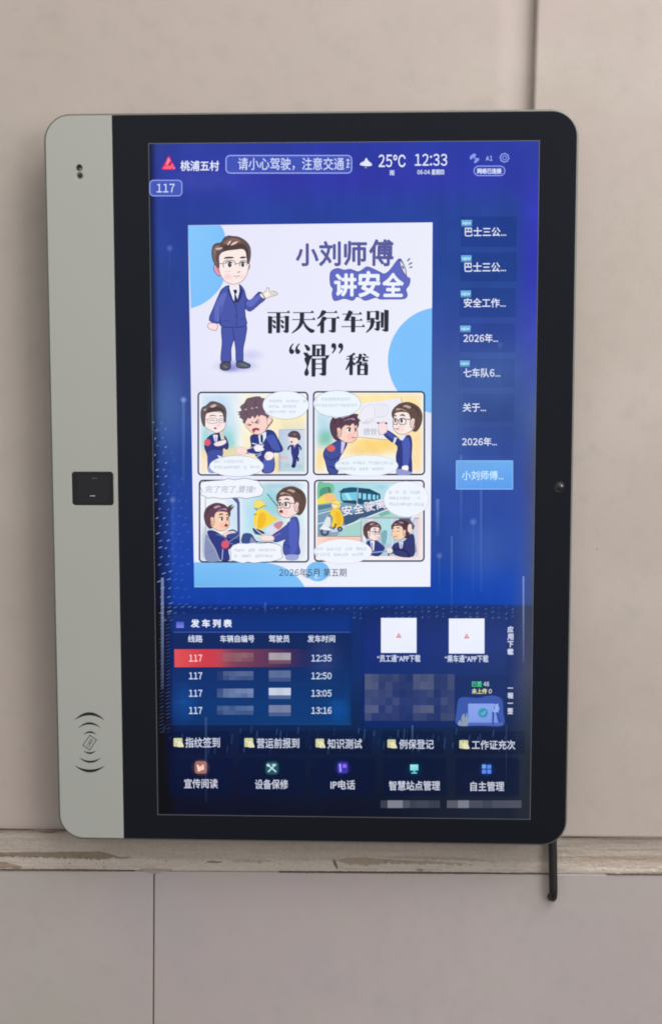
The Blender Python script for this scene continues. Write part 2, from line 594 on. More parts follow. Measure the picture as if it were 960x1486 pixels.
lens = disc('camera_lens', CAMC, 0.0049, 0.0008, M_LENS, disp, dome=0.0012)
ring('lens_ring', CAMC, 0.0050, 0.0008, 0.0003, M_BLACKP, lens)
sl = disc('status_light', C1, 0.0032, 0.0016, M_CUP, disp, dome=0.0009)
ring('light_ring', C1, 0.0031, 0.00035, 0.0, M_RIM, sl)
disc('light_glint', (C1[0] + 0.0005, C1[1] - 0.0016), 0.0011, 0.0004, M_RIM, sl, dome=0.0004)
disc('light_sensor', C2, 0.0035, 0.0016, M_CUP, disp, dome=0.0003)
fp = plate('fingerprint_reader', [rr(FP[0] - 0.0002, FP[1] - 0.0002, FP[2] + 0.0002, FP[3] + 0.0002, 0.0033, 6)], 0.0007, 0.002, M_BLACKP, disp, bevel=0.0003)
plate('reader_window', [rr(FP[0] + 0.0062, FP[1] + 0.0028, FP[2] - 0.0042, FP[3] - 0.003, 0.001, 4)], 0.0004, 0.001, M_GLASSD, fp)
x_, z_ = on_plane(134.2, 719.6)
plate('reader_mark', [rr(x_ - .0028, z_ - .00045, x_ + .0028, z_ + .00045, .0004, 3)], 0.0002, 0.0004, M_ALU, fp)
x_, z_ = on_plane(136.8, 693.8)
plate('reader_mark', [rr(x_ - .0028, z_ - .00035, x_ + .0028, z_ + .00035, .0003, 3)], 0.0002, 0.0004, M_SLATE, fp)
# push buttons and a slot on the left flank
for (za, zb) in ((0.1405, 0.1300), (0.0705, 0.0625), (0.0430, 0.0250)):
    v = []
    for (x, y) in ((X0 - 0.0012, 0.010), (X0 - 0.0012, 0.016), (X0 + 0.002, 0.018), (X0 + 0.002, 0.008)):
        v += [(x, y, za), (x, y, zb)]
    me = bpy.data.meshes.new('side_button')
    me.from_pydata(v, [], [(0, 1, 3, 2), (2, 3, 5, 4), (4, 5, 7, 6), (6, 7, 1, 0), (0, 2, 4, 6), (1, 7, 5, 3)])
    link('side_button', me, M_BLACKP, disp)


# ------------------------------------------------------------------ flat art
class Frame:
    """a local drawing frame: origin and scale over the measured sheet"""
    def __init__(s, ox=0, oy=0, k=1):
        s.o = (ox, oy)
        s.k = k

    def __call__(s, pts):
        return [(s.o[0] + p[0] / s.k, s.o[1] + p[1] / s.k) for p in pts]


ID = Frame()
STEP = 4e-6


def smooth(pts, n=6, closed=True):
    P = np.array(pts, float)
    m = len(P)
    out = []
    rngi = range(m) if closed else range(m - 1)
    for i in rngi:
        if closed:
            p0, p1, p2, p3 = P[(i - 1) % m], P[i], P[(i + 1) % m], P[(i + 2) % m]
        else:
            p0, p1, p2, p3 = P[max(i - 1, 0)], P[i], P[i + 1], P[min(i + 2, m - 1)]
        for k in range(n):
            t = k / n
            out.append(0.5 * ((2 * p1) + (-p0 + p2) * t + (2 * p0 - 5 * p1 + 4 * p2 - p3) * t * t + (-p0 + 3 * p1 - 3 * p2 + p3) * t ** 3))
    if not closed:
        out.append(P[-1])
    return [tuple(q) for q in out]


def area2(p):
    a = 0
    for i in range(len(p)):
        x0, y0 = p[i]
        x1, y1 = p[(i + 1) % len(p)]
        a += x0 * y1 - x1 * y0
    return a


class Art:
    def __init__(s, base=0.0):
        s.v, s.f, s.c = [], [], []
        s.y = -base
        s.lv = 0
        s.alpha = False
        s.T = ID

    def _add(s, pts, faces, cols, same=False):
        """pts in sheet units; cols one colour or one per vertex (r,g,b[,a])"""
        if not same:
            s.lv += 1
        n0 = len(s.v)
        u = [p[0] for p in pts]
        w = [p[1] for p in pts]
        x, z = on_plane(u, w)
        y = s.y - s.lv * STEP
        s.v += [(float(a), y, float(b)) for a, b in zip(x, z)]
        s.f += [tuple(n0 + i for i in f) for f in faces]
        if not isinstance(cols[0], (tuple, list)):
            cols = [cols] * len(pts)
        for c in cols:
            al = c[3] if len(c) > 3 else 1.0
            if al < 0.999:
                s.alpha = True
            s.c.append((*[max(0.0, q - 0.0075) for q in lin(c)], al))

    def poly(s, pts, col, same=False):
        p = s.T(pts)
        if area2(p) < 0:
            p = p[::-1]
            if isinstance(col[0], (tuple, list)):
                col = col[::-1]
        # sheet v runs down; face must look at -Y
        s._add(p, [tuple(range(len(p)))[::-1]], col, same)

    def blob(s, pts, col, n=5):
        s.poly(smooth(pts, n), col)

    def oblob(s, pts, col, line=(40, 40, 60), w=1.6, n=5):
        """filled shape with a drawn outline"""
        q = smooth(pts, n)
        s.poly(q, col)
        s.line(q + [q[0]], w, line, sm=False)

    def line(s, pts, w, col, sm=True, taper=None):
        """ribbon, w in frame units; taper = (start, end) factors"""
        q = np.array(smooth(pts, 5, False) if sm else pts, float)
        d = np.gradient(q, axis=0)
        L = np.hypot(d[:, 0], d[:, 1]) + 1e-9
        nrm = np.stack([-d[:, 1] / L, d[:, 0] / L], 1)
        m = len(q)
        k = np.ones(m)
        if taper == 'both':
            k = np.sin(np.linspace(0.0, math.pi, m)) ** 0.7
        elif taper:
            k = np.linspace(taper[0], taper[1], m)
        a = q + nrm * (w / 2) * k[:, None]
        b = q - nrm * (w / 2) * k[:, None]
        pts2 = s.T([tuple(p) for p in a] + [tuple(p) for p in b])
        s._add(pts2, [(i, i + 1, m + i + 1, m + i) for i in range(m - 1)], col)

    def ell(s, cx, cy, rx, ry, col, n=28, rot=0):
        c, sn = math.cos(rot), math.sin(rot)
        s.poly([(cx + rx * math.cos(t) * c - ry * math.sin(t) * sn, cy + rx * math.cos(t) * sn + ry * math.sin(t) * c)
                for t in [2 * math.pi * i / n for i in range(n)]], col)

    def soft(s, cx, cy, rx, ry, col, a=0.5, n=28, rings=5):
        """glow fading out"""
        pts, cols, f = [(cx, cy)], [(*col, a)], []
        for k in range(1, rings + 1):
            t = k / rings
            for i in range(n):
                th = 2 * math.pi * i / n
                pts.append((cx + rx * t * math.cos(th), cy + ry * t * math.sin(th)))
                cols.append((*col, a * (0.5 + 0.5 * math.cos(math.pi * t))))
        for i in range(n):
            f.append((0, 1 + i, 1 + (i + 1) % n))
            for k in range(rings - 1):
                p, q = 1 + k * n, 1 + (k + 1) * n
                f.append((p + i, q + i, q + (i + 1) % n, p + (i + 1) % n))
        s._add(s.T(pts), f, cols)

    def rect(s, x0, y0, x1, y1, col):
        """col: one colour or four (tl, tr, br, bl)"""
        s._add(s.T([(x0, y0), (x1, y0), (x1, y1), (x0, y1)]), [(3, 2, 1, 0)], col)

    def rrect(s, x0, y0, x1, y1, r, col):
        s.poly(rr(x0, y0, x1, y1, r, 5), col)

    def rline(s, x0, y0, x1, y1, r, w, col):
        q = rr(x0, y0, x1, y1, r, 6)
        s.line(q + [q[0], q[1]], w, col, sm=False)

    def grid(s, quad, nx, ny, fn):
        (ax, ay), (bx, by), (cx, cy), (dx, dy) = quad      # tl tr br bl
        S, Tt = np.meshgrid(np.linspace(0, 1, nx), np.linspace(0, 1, ny))
        U = (1 - Tt) * ((1 - S) * ax + S * bx) + Tt * ((1 - S) * dx + S * cx)
        V = (1 - Tt) * ((1 - S) * ay + S * by) + Tt * ((1 - S) * dy + S * cy)
        C = fn(U, V)
        f = [((j + 1) * nx + i, (j + 1) * nx + i + 1, j * nx + i + 1, j * nx + i) for j in range(ny - 1) for i in range(nx - 1)]
        s._add(list(zip(U.ravel(), V.ravel())), f, [tuple(c) for c in C.reshape(-1, C.shape[-1])])

    def text(s, body, box, col, bold=0.0, res=2, shear=0.0, track=1.0, rot=0.0):
        """flat lettering filling the measured box (x0, y0, x1, y1)"""
        runs = []
        for ch in body:
            dg = ch in '0123456789:'
            if runs and runs[-1][0] == dg and not dg:
                runs[-1][1] += ch
            else:
                runs.append([dg, ch])
        P, fs, pen = [], [], 0.0
        for (dg, st) in runs:
            if st.strip() == '':
                pen += 0.2
                continue
            if st[0] == ' ':
                pen += 0.3
            c = bpy.data.curves.new('lettering', 'FONT')
            c.body = ''.join(chr(ord(q) + 0xFEE0) for q in st) if dg else st
            c.resolution_u = res
            c.space_character = track
            o = bpy.data.objects.new('lettering', c)
            m = o.to_mesh()
            Q = np.array([v.co[:2] for v in m.vertices], float)
            n0 = len(P)
            fs += [tuple(i + n0 for i in p.vertices) for p in m.polygons]
            o.to_mesh_clear()
            bpy.data.objects.remove(o)
            Q[:, 0] += pen - Q[:, 0].min()
            if dg and st == '1':
                Q[:, 0] += 0.03
            pen = Q[:, 0].max() + 0.11
            P += Q.tolist()
        P = np.array(P)
        lo, hi = P.min(0), P.max(0)
        if bold:
            bold = bold * 0.85
            lo, hi = lo - bold, hi + bold
        sh = [(0.0, 0.0)]
        if bold:
            sh = [(bold * math.cos(t), bold * math.sin(t)) for t in [math.pi * k / 4 for k in range(8)]] + sh
        P0_ = P
        for (dx, dy) in sh:
            s._letter(P0_ + np.array([dx, dy]), fs, lo, hi, box, col, shear, rot)

    def _letter(s, P, fs, lo, hi, box, col, shear, rot):
        x0, y0, x1, y1 = box
        q = (P - lo) / (hi - lo)
        X = x0 + q[:, 0] * (x1 - x0)
        Y = y1 - q[:, 1] * (y1 - y0)
        X = X + shear * (q[:, 1] - 0.5) * (y1 - y0)
        if rot:
            cx, cy = (x0 + x1) / 2, (y0 + y1) / 2
            ca, sa = math.cos(rot), math.sin(rot)
            X, Y = cx + (X - cx) * ca - (Y - cy) * sa, cy + (X - cx) * sa + (Y - cy) * ca
        s._add(s.T(list(zip(X, Y))), fs, col)

    def smudge(s, x0, y0, w, h, n, col, seed=0, a=0.5, gaps=()):
        """a line of unreadably small print: n little clusters of strokes"""
        r = random.Random(seed)
        cw = w / n
        for i in range(n):
            if i in gaps:
                continue
            cx = x0 + i * cw
            l_, t_ = r.uniform(-.05, .12), r.uniform(-.1, .12)
            rr__, b_ = r.uniform(.85, 1.05), r.uniform(.85, 1.1)
            s.rect(cx + cw * l_, y0 + h * t_, cx + cw * rr__, y0 + h * b_, [(*col, a * r.uniform(.12, .5)) for _ in range(4)])
            for _ in range(2):
                yy = y0 + h * r.uniform(0, .9)
                s.rect(cx + cw * l_, yy, cx + cw * rr__, yy + h * .14, (*col, a * r.uniform(.1, .5)))
            xx = cx + cw * r.uniform(.15, .75)
            s.rect(xx, y0 + h * t_, xx + cw * .14, y0 + h * b_, (*col, a * r.uniform(.1, .55)))

    def build(s, name, parent, label=None):
        me = bpy.data.meshes.new(name)
        me.from_pydata(s.v, [], s.f)
        at = me.color_attributes.new('Col', 'FLOAT_COLOR', 'POINT')
        at.data.foreach_set('color', np.array(s.c, np.float32).ravel())
        return link(name, me, M_PIXA if s.alpha else M_PIX, parent, label=label)


# ------------------------------------------------------------------ the lit screen
QUAD = [(216.2, 208.5), (781.8, 204.2), (768.0, 1188.8), (229.6, 1181.8)]
ROWS = [  # screen colours, with the reflected haze at mid height mixed in
    (204, (50, 70, 150), (48, 66, 163), (45, 62, 170), (46, 64, 172), (48, 66, 165)),
    (260, (48, 62, 160), (52, 60, 168), (53, 58, 176), (50, 62, 176), (50, 62, 178)),
    (300, (44, 66, 155), (44, 66, 160), (43, 68, 165), (42, 72, 160), (54, 60, 185)),
    (400, (46, 72, 150), (44, 72, 156), (44, 75, 165), (42, 78, 158), (55, 62, 190)),
    (480, (56, 72, 150), (54, 72, 156), (60, 85, 170), (55, 80, 165), (66, 78, 186)),
    (530, (60, 76, 148), (60, 80, 160), (65, 90, 170), (68, 98, 172), (74, 92, 182)),
    (600, (58, 84, 158), (56, 82, 166), (65, 90, 175), (62, 88, 168), (74, 98, 178)),
    (650, (46, 78, 168), (48, 80, 178), (60, 95, 180), (60, 88, 182), (68, 92, 182)),
    (720, (40, 70, 172), (42, 78, 190), (55, 88, 185), (54, 84, 190), (64, 84, 178)),
    (800, (30, 62, 165), (34, 72, 192), (40, 80, 190), (48, 84, 188), (62, 90, 190)),
    (845, (24, 54, 145), (28, 72, 192), (12, 72, 196), (32, 78, 200), (60, 88, 186)),
    (876, (20, 46, 130), (24, 66, 186), (14, 74, 196), (26, 74, 198), (58, 86, 176)),
    (880, (18, 34, 78), (22, 48, 120), (24, 52, 120), (34, 56, 120), (62, 74, 110)),
    (980, (16, 28, 60), (22, 46, 108), (24, 50, 108), (38, 56, 112), (70, 76, 108)),
    (1050, (12, 22, 48), (20, 38, 84), (22, 44, 86), (34, 46, 84), (58, 64, 88)),
    (1100, (13, 20, 46), (19, 30, 62), (20, 32, 60), (32, 38, 62), (46, 50, 66)),
    (1190, (11, 13, 24), (19, 21, 35), (22, 24, 38), (38, 40, 54), (46, 46, 56)),
]
RV = np.array([r[0] for r in ROWS], float)
RC = np.array([[c for c in r[1:]] for r in ROWS], float)
RC[6:12, :, 2] *= 0.93
RC[0:3] *= 0.96
RC[3:13] *= 0.94
RC[14:] *= [0.86, 0.96, 0.97]
CU = np.array([0.01, 0.06, 0.5, 0.93, 0.99])


def screen_colour(U, V):
    S = (U - 216 - (V - 207) * 0.0138) / (566 - (V - 207) * 0.0276)
    out = np.zeros(U.shape + (3,))
    for ch in range(3):
        cols = [np.interp(V, RV, RC[:, k, ch]) for k in range(5)]
        st = np.stack(cols, -1)
        idx = np.clip(np.searchsorted(CU, S) - 1, 0, 3)
        t = np.clip((S - CU[idx]) / (CU[idx + 1] - CU[idx]), 0, 1)
        t = t * t * (3 - 2 * t)
        a = np.take_along_axis(st, idx[..., None], -1)[..., 0]
        b = np.take_along_axis(st, (idx + 1)[..., None], -1)[..., 0]
        out[..., ch] = a * (1 - t) + b * t
    # faint vertical banding and cloudiness
    band_ = 1 + 0.014 * vnoise(U / 9, V / 160, 71) + 0.035 * vnoise(U / 46, V / 60, 72) + 0.02 * vnoise(U / 16, V / 18, 73)
    out *= band_[..., None]
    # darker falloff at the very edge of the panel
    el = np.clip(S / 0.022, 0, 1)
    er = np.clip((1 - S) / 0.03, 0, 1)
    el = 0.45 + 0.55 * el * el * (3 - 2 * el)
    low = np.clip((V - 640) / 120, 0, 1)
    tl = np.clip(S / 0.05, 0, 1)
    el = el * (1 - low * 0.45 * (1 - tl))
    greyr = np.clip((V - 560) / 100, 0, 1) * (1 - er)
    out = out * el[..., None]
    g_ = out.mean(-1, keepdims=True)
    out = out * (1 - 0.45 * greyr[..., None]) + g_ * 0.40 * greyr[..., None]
    return np.clip(out, 0, 255)


a = Art(0.0003)
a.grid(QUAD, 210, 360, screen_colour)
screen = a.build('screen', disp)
# thin grey line where the panel meets the printed glass
ed = Art(0.0002)


def edge_loop():
    w = 1.1
    q = [(QUAD[0][0] - w, QUAD[0][1] - w), (QUAD[1][0] + w, QUAD[1][1] - w), (QUAD[2][0] + w, QUAD[2][1] + w), (QUAD[3][0] - w, QUAD[3][1] + w)]
    v, f = [], []
    for (pp, y) in ((q, -0.00018), (QUAD, -0.00018)):
        for (u, vv) in pp:
            x, z = on_plane(u, vv)
            v.append((float(x), y, float(z)))
    f = [(i, (i + 1) % 4, (i + 1) % 4 + 4, i + 4) for i in range(4)]
    me = bpy.data.meshes.new('screen_edge')
    me.from_pydata(v, [], f)
    link('screen_edge', me, M_SLATE, disp)


edge_loop()
WHITE = (232, 238, 255)
SOFTW = (214, 224, 250)

# wallpaper of the interface: dashes, light trails, dots; then painted glass sheen
a = Art(0.0004)
r = random.Random(3)
for row in range(26):
    v0 = 612 + row * 11.5
    for k in range(2 + int(row / 3.2)):
        u0 = 223 + row * 0.35 + k * 10.5 + r.uniform(-2, 2) + (row % 2) * 4
        if u0 > 272:
            continue
        al = (0.62 if k < 2 else 0.16) * r.uniform(.5, 1)
        ln = r.uniform(2, 5) * (0.5 + row / 26)
        vv = v0 + r.uniform(-2, 2)
        a.line([(u0, vv + 1.3), (u0 + ln, vv - 0.8)], 1.3, (150, 190, 235, al), sm=False)
for k in range(52):
    u0 = 232 + k * 10 + r.uniform(-2, 2)
    if u0 > 742:
        break
    for row in range(3):
        if 252 < u0 < 508 and row > 0:
            continue
        vv = 882 + row * 7 + r.uniform(-2, 2)
        ln = 5 if u0 < 330 else 3
        a.line([(u0, vv + 1), (u0 + ln, vv - 1)], 1.2, (120, 160, 215, r.uniform(.12, .5)), sm=False)
for k in range(34):
    v0 = 890 + k * 5.2
    for j in range(2):
        a.line([(232 + j * 9 + r.uniform(-1, 1), v0 + 1.4), (238 + j * 9, v0 - 0.8)], 1.1, (90, 120, 170, r.uniform(.1, .38)), sm=False)
for k in range(60):
    u0 = 240 + k * 8.8 + r.uniform(-3, 3)
    v0 = 1056 + r.uniform(-4, 26)
    a.line([(u0, v0 + r.uniform(4, 16)), (u0 + 1.5, v0)], 1.8, (80, 120, 185, r.uniform(.05, .25)), sm=False)
# trails: x, top, bottom, width, colour, alpha
for (u0, t0, t1, w, al, dot) in ((246.5, 360, 430, 1.2, .10, 4.2), (266.5, 580, 705, 4.2, .30, 4.0), (251, 725, 830, 2.5, .12, 4.5),
                                 (236, 838, 1000, 4.0, .62, 0), (634.5, 724, 778, 5.0, .40, 0), (668.5, 660, 775, 2.6, .30, 0),
                                 (697.5, 700, 860, 2.6, .30, 0), (655, 778, 880, 2.6, .30, 0), (686, 757, 870, 2.0, .12, 4.5),
                                 (637, 806, 860, 3.0, .12, 4.0), (758.8, 836, 962, 2.2, .75, 0), (299, 1040, 1165, 3.2, .15, 0),
                                 (598, 1052, 1092, 2.6, .26, 0), (734, 1050, 1140, 1.4, .12, 0), (385, 874, 890, 2.4, .3, 0),
                                 (668.6, 520, 690, 1.6, .10, 0), (725, 500, 600, 3.0, .05, 4.0)):
    al *= 0.78
    cc = (130, 165, 235) if al < .4 else (165, 180, 225)
    a.rect(u0 - w / 2, t0, u0 + w / 2, t1, [(*cc, al), (*cc, al), (*cc, al * .15), (*cc, al * .15)])
    if dot:
        a.soft(u0, t0, dot * 1.5, dot * 1.5, (150, 175, 235), min(.8, al * 3))
# hazy sheen of the glass, painted over the screen as soft bright patches
for (u0, v0, rx, ry, al) in ((246, 590, 34, 90, .16), (640, 610, 60, 110, .14), (712, 545, 60, 60, .08), (700, 800, 60, 60, .08), (300, 262, 90, 26, .06)):
    a.soft(u0, v0, rx, ry, (120, 160, 225), al)
a.build('wallpaper_and_sheen', screen)

# status bar -----------------------------------------------------------
B = 0.0010
a = Art(B)
a.T = Frame(225, 220, 9.143)
RED = (238, 62, 98)
a.blob([(90, 232), (118, 165), (178, 62), (196, 68), (214, 112), (262, 205), (268, 232), (180, 240)], (200, 40, 80))
a.poly([(100, 228), (130, 180), (205, 186), (222, 160), (232, 150), (250, 175), (220, 232)], (255, 96, 128))
a.poly([(140, 170), (172, 80), (188, 80), (206, 122), (176, 180)], (255, 130, 160))
a.poly([(168, 178), (200, 128), (206, 148), (190, 182)], (190, 30, 70))
a.ell(252, 214, 13, 17, (240, 130, 190))
a.T = ID
a.build('company_logo', screen)
a = Art(B)
a.text('桃浦五村', (262, 233, 318, 248), WHITE, .022)
a.build('station_name', screen)
a = Art(B)
a.rrect(328, 225.5, 510, 251, 6, [(66, 84, 186)] * 24)
a.rline(328, 225.5, 510, 251, 6, 1.5, (160, 176, 240))
a.text('请小心驾驶，注意交通', (345.5, 228.5, 499, 247), SOFTW, .008)
a.line([(502, 232), (507, 232.5)], 1.2, SOFTW, False)
a.line([(503, 238), (507.5, 237)], 1.2, SOFTW, False)
a.line([(505, 230), (504, 243)], 1.2, SOFTW, False)
a.line([(502, 243), (507, 242)], 1.2, SOFTW, False)
a.build('notice_ticker', screen)
a = Art(B)
a.rrect(217.6, 261.5, 264, 284, 5.5, [(70, 88, 186)] * 24)
a.rline(217.6, 261.5, 264, 284, 5.5, 1.4, (150, 170, 240))
a.text('117', (227.5, 266.6, 253.5, 279), SOFTW, .012)
a.build('route_badge', screen)
a = Art(B)
a.blob([(522, 239), (525, 235), (528, 234), (531, 229), (534, 233), (538.5, 237), (539, 240), (531, 241)], (226, 234, 255))
a.ell(530.5, 243, 1.5, 1.0, (180, 160, 150))
a.build('weather_icon', screen)
a = Art(B)
a.text('25℃', (549, 224, 588, 242.5), WHITE, .012)
a.text('雨', (565, 247, 572, 254.5), SOFTW, .03)
a.build('temperature_reading', screen)
a = Art(B)
a.text('12:33', (601.5, 223, 648.5, 240.5), WHITE, .010)
a.text('06-04 星期四', (605, 245.5, 644, 253.6), SOFTW, .035)
a.build('clock_reading', screen)
a = Art(B)
a.T = Frame(670, 215, 12)
PB = (140, 156, 240)
a.blob([(132, 165), (150, 130), (200, 95), (240, 105), (228, 150), (205, 175), (180, 165), (160, 200)], PB)
a.blob([(215, 175), (260, 170), (298, 182), (280, 220), (225, 262), (208, 235), (228, 205)], PB)
a.text('A1', (412, 130, 528, 215), (176, 190, 248), .02)
gp = []
for i in range(32):
    t = 2 * math.pi * i / 32
    rad = 78 if (i // 2) % 2 == 0 else 66
    gp.append((737 + rad * math.cos(t), 166 + rad * math.sin(t)))
gp = smooth(gp, 3)
a.line(gp + [gp[0]], 17, (150, 166, 244), False)
gi = [(737 + 33 * math.cos(t), 166 + 33 * math.sin(t)) for t in np.linspace(0, 6.2832, 20)]
a.line(gi, 13, (150, 166, 244), False)
a.T = ID
a.build('status_icons', screen)
a = Art(B)
a.rrect(687.2, 240.8, 732, 254.6, 6.8, [(58, 72, 176)] * 24)
a.rline(687.2, 240.8, 732, 254.6, 6.8, 1.3, (150, 168, 244))
a.text('网络已连接', (692, 244, 727, 252), WHITE, .035)
a.build('network_badge', screen)

# side menu -------------------------------------------------------------
MEN = [('巴士三公...', (674, 329.5, 734, 343), (669, 319, 684.3, 328.5), (668, 314, 749, 358)),
       ('巴士三公...', (673.5, 380.5, 733.5, 394.5), (668.5, 370.3, 683.8, 380), (667, 366, 749, 408)),
       ('安全工作...', (672.5, 432.5, 733, 446), (667.7, 421.4, 683, 431.4), (666, 418, 748, 460)),
       ('2026年...', (672, 484, 722, 497), (667, 472.2, 682.4, 481.8), (666, 469, 747, 511)),
       ('七车队6...', (671.7, 534, 725.3, 547.5), (666.7, 523, 681.3, 532.2), (665, 520, 746, 562)),
       ('关于...', (671, 584.5, 704.5, 597.5), None, (664, 571, 745, 612)),
       ('2026年...', (670, 634.5, 720.3, 647), None, (664, 620, 744, 661)),
       ('小刘师傅...', (670, 683, 730, 696.5), None, None)]
for i, (t, box, nb, pan) in enumerate(MEN):
    a = Art(B)
    if pan:
        al = .32 - i * 0.035
        cc = (26, 44, 112)
        a.rrect(*pan, 2, [(*cc, al)] * 24)
    else:
        a.rect(661.8, 668.6, 743.3, 709.6, [(112, 170, 232), (112, 176, 240), (92, 158, 238), (100, 160, 240)])
        a.rline(661.8, 668.6, 743.3, 709.6, 0.6, 1.2, (140, 196, 250))
    if nb:
        a.rect(*nb, [(110, 184, 226), (110, 184, 226), (84, 140, 196), (84, 140, 196)])
        a.text('NEW', (nb[0] + 1.6, nb[1] + 3, nb[2] - 1.2, nb[3] - 2.4), (200, 246, 255), .03)
    a.text(t, box, (232, 238, 254) if pan else (214, 246, 255), .016 if pan else 0.008)
    a.build('menu_entry', screen, label=None if pan else 'highlighted light blue menu entry')

# the poster page ----------------------------------------------------------
PQ = [(273, 326.8), (627.2, 322.6), (624, 851.2), (282, 851.8)]


def page_col(U, V):
    t = np.clip((V - 325) / 520, 0, 1)[..., None]
    s_ = np.clip((U - 275) / 350, 0, 1)[..., None]
    a0 = np.array([232, 230, 252.]) * (1 - s_) + np.array([236, 238, 252.]) * s_
    b0 = np.array([234, 238, 255.]) * (1 - s_) + np.array([240, 243, 255.]) * s_
    c = a0 * (1 - t) + b0 * t
    c -= 5 * np.exp(-((V - 590) / 60) ** 2)[..., None] * (1 - s_)
    return np.clip(c, 0, 255)


P0 = 0.0012
a = Art(P0)
a.grid(PQ, 40, 60, page_col)
SKY1, SKY2 = (128, 194, 252), (116, 186, 250)
a.T = Frame(260, 310, 4.8)
tl = [(62, 82), (288, 80)] + smooth([(288, 80), (315, 130), (330, 230), (325, 380), (300, 490), (240, 570), (160, 630), (82, 660)], 5, False)[1:]
a.poly(tl, [(136, 200, 252)] * 2 + [SKY1] * (len(tl) - 2))
a.T = ID
cpts = []
for k in range(40):
    t = math.radians(100 + k * 160 / 39)
    cpts.append((640 + 77.5 * math.cos(t), 523 - 77.5 * math.sin(t)))
cpts = [p for p in cpts if p[0] < 626.3]
a.poly([(626.4, 446.7)] + cpts + [(625.6, 599.3)], SKY1)
wv = [(282, 851.4), (281.4, 816)] + smooth([(281.4, 816), (330, 814), (370, 815), (395, 818), (415, 825), (432, 838), (442, 851.4)], 5, False)[1:]
a.poly(wv, [(110, 182, 240)] + [(128, 194, 250)] * (len(wv) - 1))
a.build('poster_page', screen)

a = Art(P0 + .0004)
a.ell(461, 829, 17, 14.5, (124, 190, 242))
a.soft(459, 836, 6, 6, (200, 228, 255), .8)
a.soft(446, 835.5, 5.5, 5.5, (70, 100, 150), .9)
a.text('2026年5月 第五期', (405, 824.5, 502.5, 836.5), (58, 66, 84), .004)
a.build('issue_date', screen)

# poster title ---------------------------------------------------------
a = Art(P0 + .0004)
a.T = Frame(420, 340, 5.053)
PUR = (90, 92, 158)
a.oblob([(296, 306), (308, 268), (352, 250), (400, 262), (445, 256), (498, 274), (530, 262), (568, 238), (618, 256), (668, 280), (694, 290), (735, 262), (800, 180),
         (828, 205), (848, 262), (858, 308), (882, 326), (874, 372), (852, 404), (862, 446), (836, 472), (740, 474), (662, 474), (630, 462), (556, 484), (516, 462), (488, 458), (462, 484),
         (400, 470), (330, 486), (312, 440), (318, 400), (300, 370)], (98, 108, 196), (84, 90, 165), 6, 4)
for (ch, bx, rt) in (('小', (46, 66, 214, 234), 0), ('刘', (216, 48, 376, 234), 0), ('师', (398, 48, 568, 230), 0), ('傅', (582, 36, 762, 234), 0.02)):
    a.text(ch, bx, [PUR][0], .034, res=2, rot=rt)
for (ch, bx, rt) in (('讲', (326, 286, 492, 456), 0), ('安', (502, 268, 664, 462), 0), ('全', (680, 282, 836, 460), 0)):
    a.text(ch, bx, (240, 244, 255), .040, rot=rt)
a.blob([(806, 184), (832, 215), (850, 262), (854, 302), (838, 285), (815, 235)], (225, 226, 240))
a.line([(806, 184), (836, 222), (852, 270), (854, 302)], 6, (70, 74, 110))
a.line([(806, 184), (812, 232), (836, 282), (854, 302)], 6, (70, 74, 130))
a.line([(822, 232), (836, 250)], 12, (84, 88, 140))
for (p, q) in (((862, 196), (882, 176)), ((872, 222), (898, 206)), ((878, 244), (900, 238))):
    a.line([p, q], 9, (70, 74, 100), False)
a.build('poster_title', screen, label='rounded purple lettering of the poster title')

# headline, heavy brush-cut strokes
a = Art(P0 + .0004)
a.T = Frame(370, 440, 4.571)
INK = (46, 50, 62)


def H(x0, x1, y, w=6, tri=14):
    a.poly([(x0, y - w / 2), (x1, y - w / 2), (x1, y + w / 2), (x0, y + w / 2)], INK)
    if tri:
        a.poly([(x1 + 6, y + w / 2), (x1 - tri * 1.1, y + w / 2 - 1), (x1 - tri * .4, y - tri), (x1 - 1, y - tri * .75)], INK)


def Vv(x0, x1, y0, y1, hook=0, top=4):
    a.poly([(x0, y0 - top), (x1 + 2, y0), (x1, y1), ((x0 + x1) / 2 + 1, y1 + 4), (x0, y1 + 1)], INK)
    if hook:
        a.poly([(x0 + 1, y1 - 14), (x0 + 2, y1 + 4), (x1 - 6, y1 + 6), (x0 + 2, y1 + 1), (x0 - hook, y1 - 6), (x0 - hook, y1 - 9)], INK)


def Bz(pts):
    a.poly(smooth(pts, 4), INK)


# 雨
H(84, 226, 62); Vv(88, 112, 88, 198); H(110, 200, 92, 5, 0); Vv(200, 222, 86, 192, hook=14); H(196, 222, 90, 6, 8); Vv(143, 165, 64, 194)
for (x, y) in ((128, 122), (128, 155), (182, 122), (182, 155)):
    Bz([(x - 10, y - 12), (x + 2, y - 8), (x + 10, y + 4), (x + 7, y + 12), (x - 2, y + 9), (x - 8, y)])
# 天
H(254, 384, 62); H(248, 394, 108)
a.poly(smooth([(300, 64), (324, 64), (322, 110), (312, 145), (290, 172), (250, 198), (246, 194), (278, 162), (294, 130), (299, 100)], 3), INK)
a.poly(smooth([(314, 108), (320, 108), (336, 138), (362, 164), (396, 180), (376, 198), (350, 180), (328, 152)], 3), INK)
# 行
Bz([(446, 46), (472, 56), (462, 72), (440, 90), (417, 104), (413, 99), (430, 80)])
Bz([(450, 88), (476, 99), (462, 116), (440, 138), (418, 154), (413, 148), (432, 124)])
Vv(434, 456, 124, 196); H(474, 540, 62); H(468, 554, 99); Vv(508, 533, 100, 190, hook=20)
# 车
H(580, 702, 72)
a.poly([(622, 46), (648, 56), (616, 118), (590, 116)], INK)
H(592, 706, 113, 6, 12); H(574, 722, 155); Vv(637, 662, 90, 190)
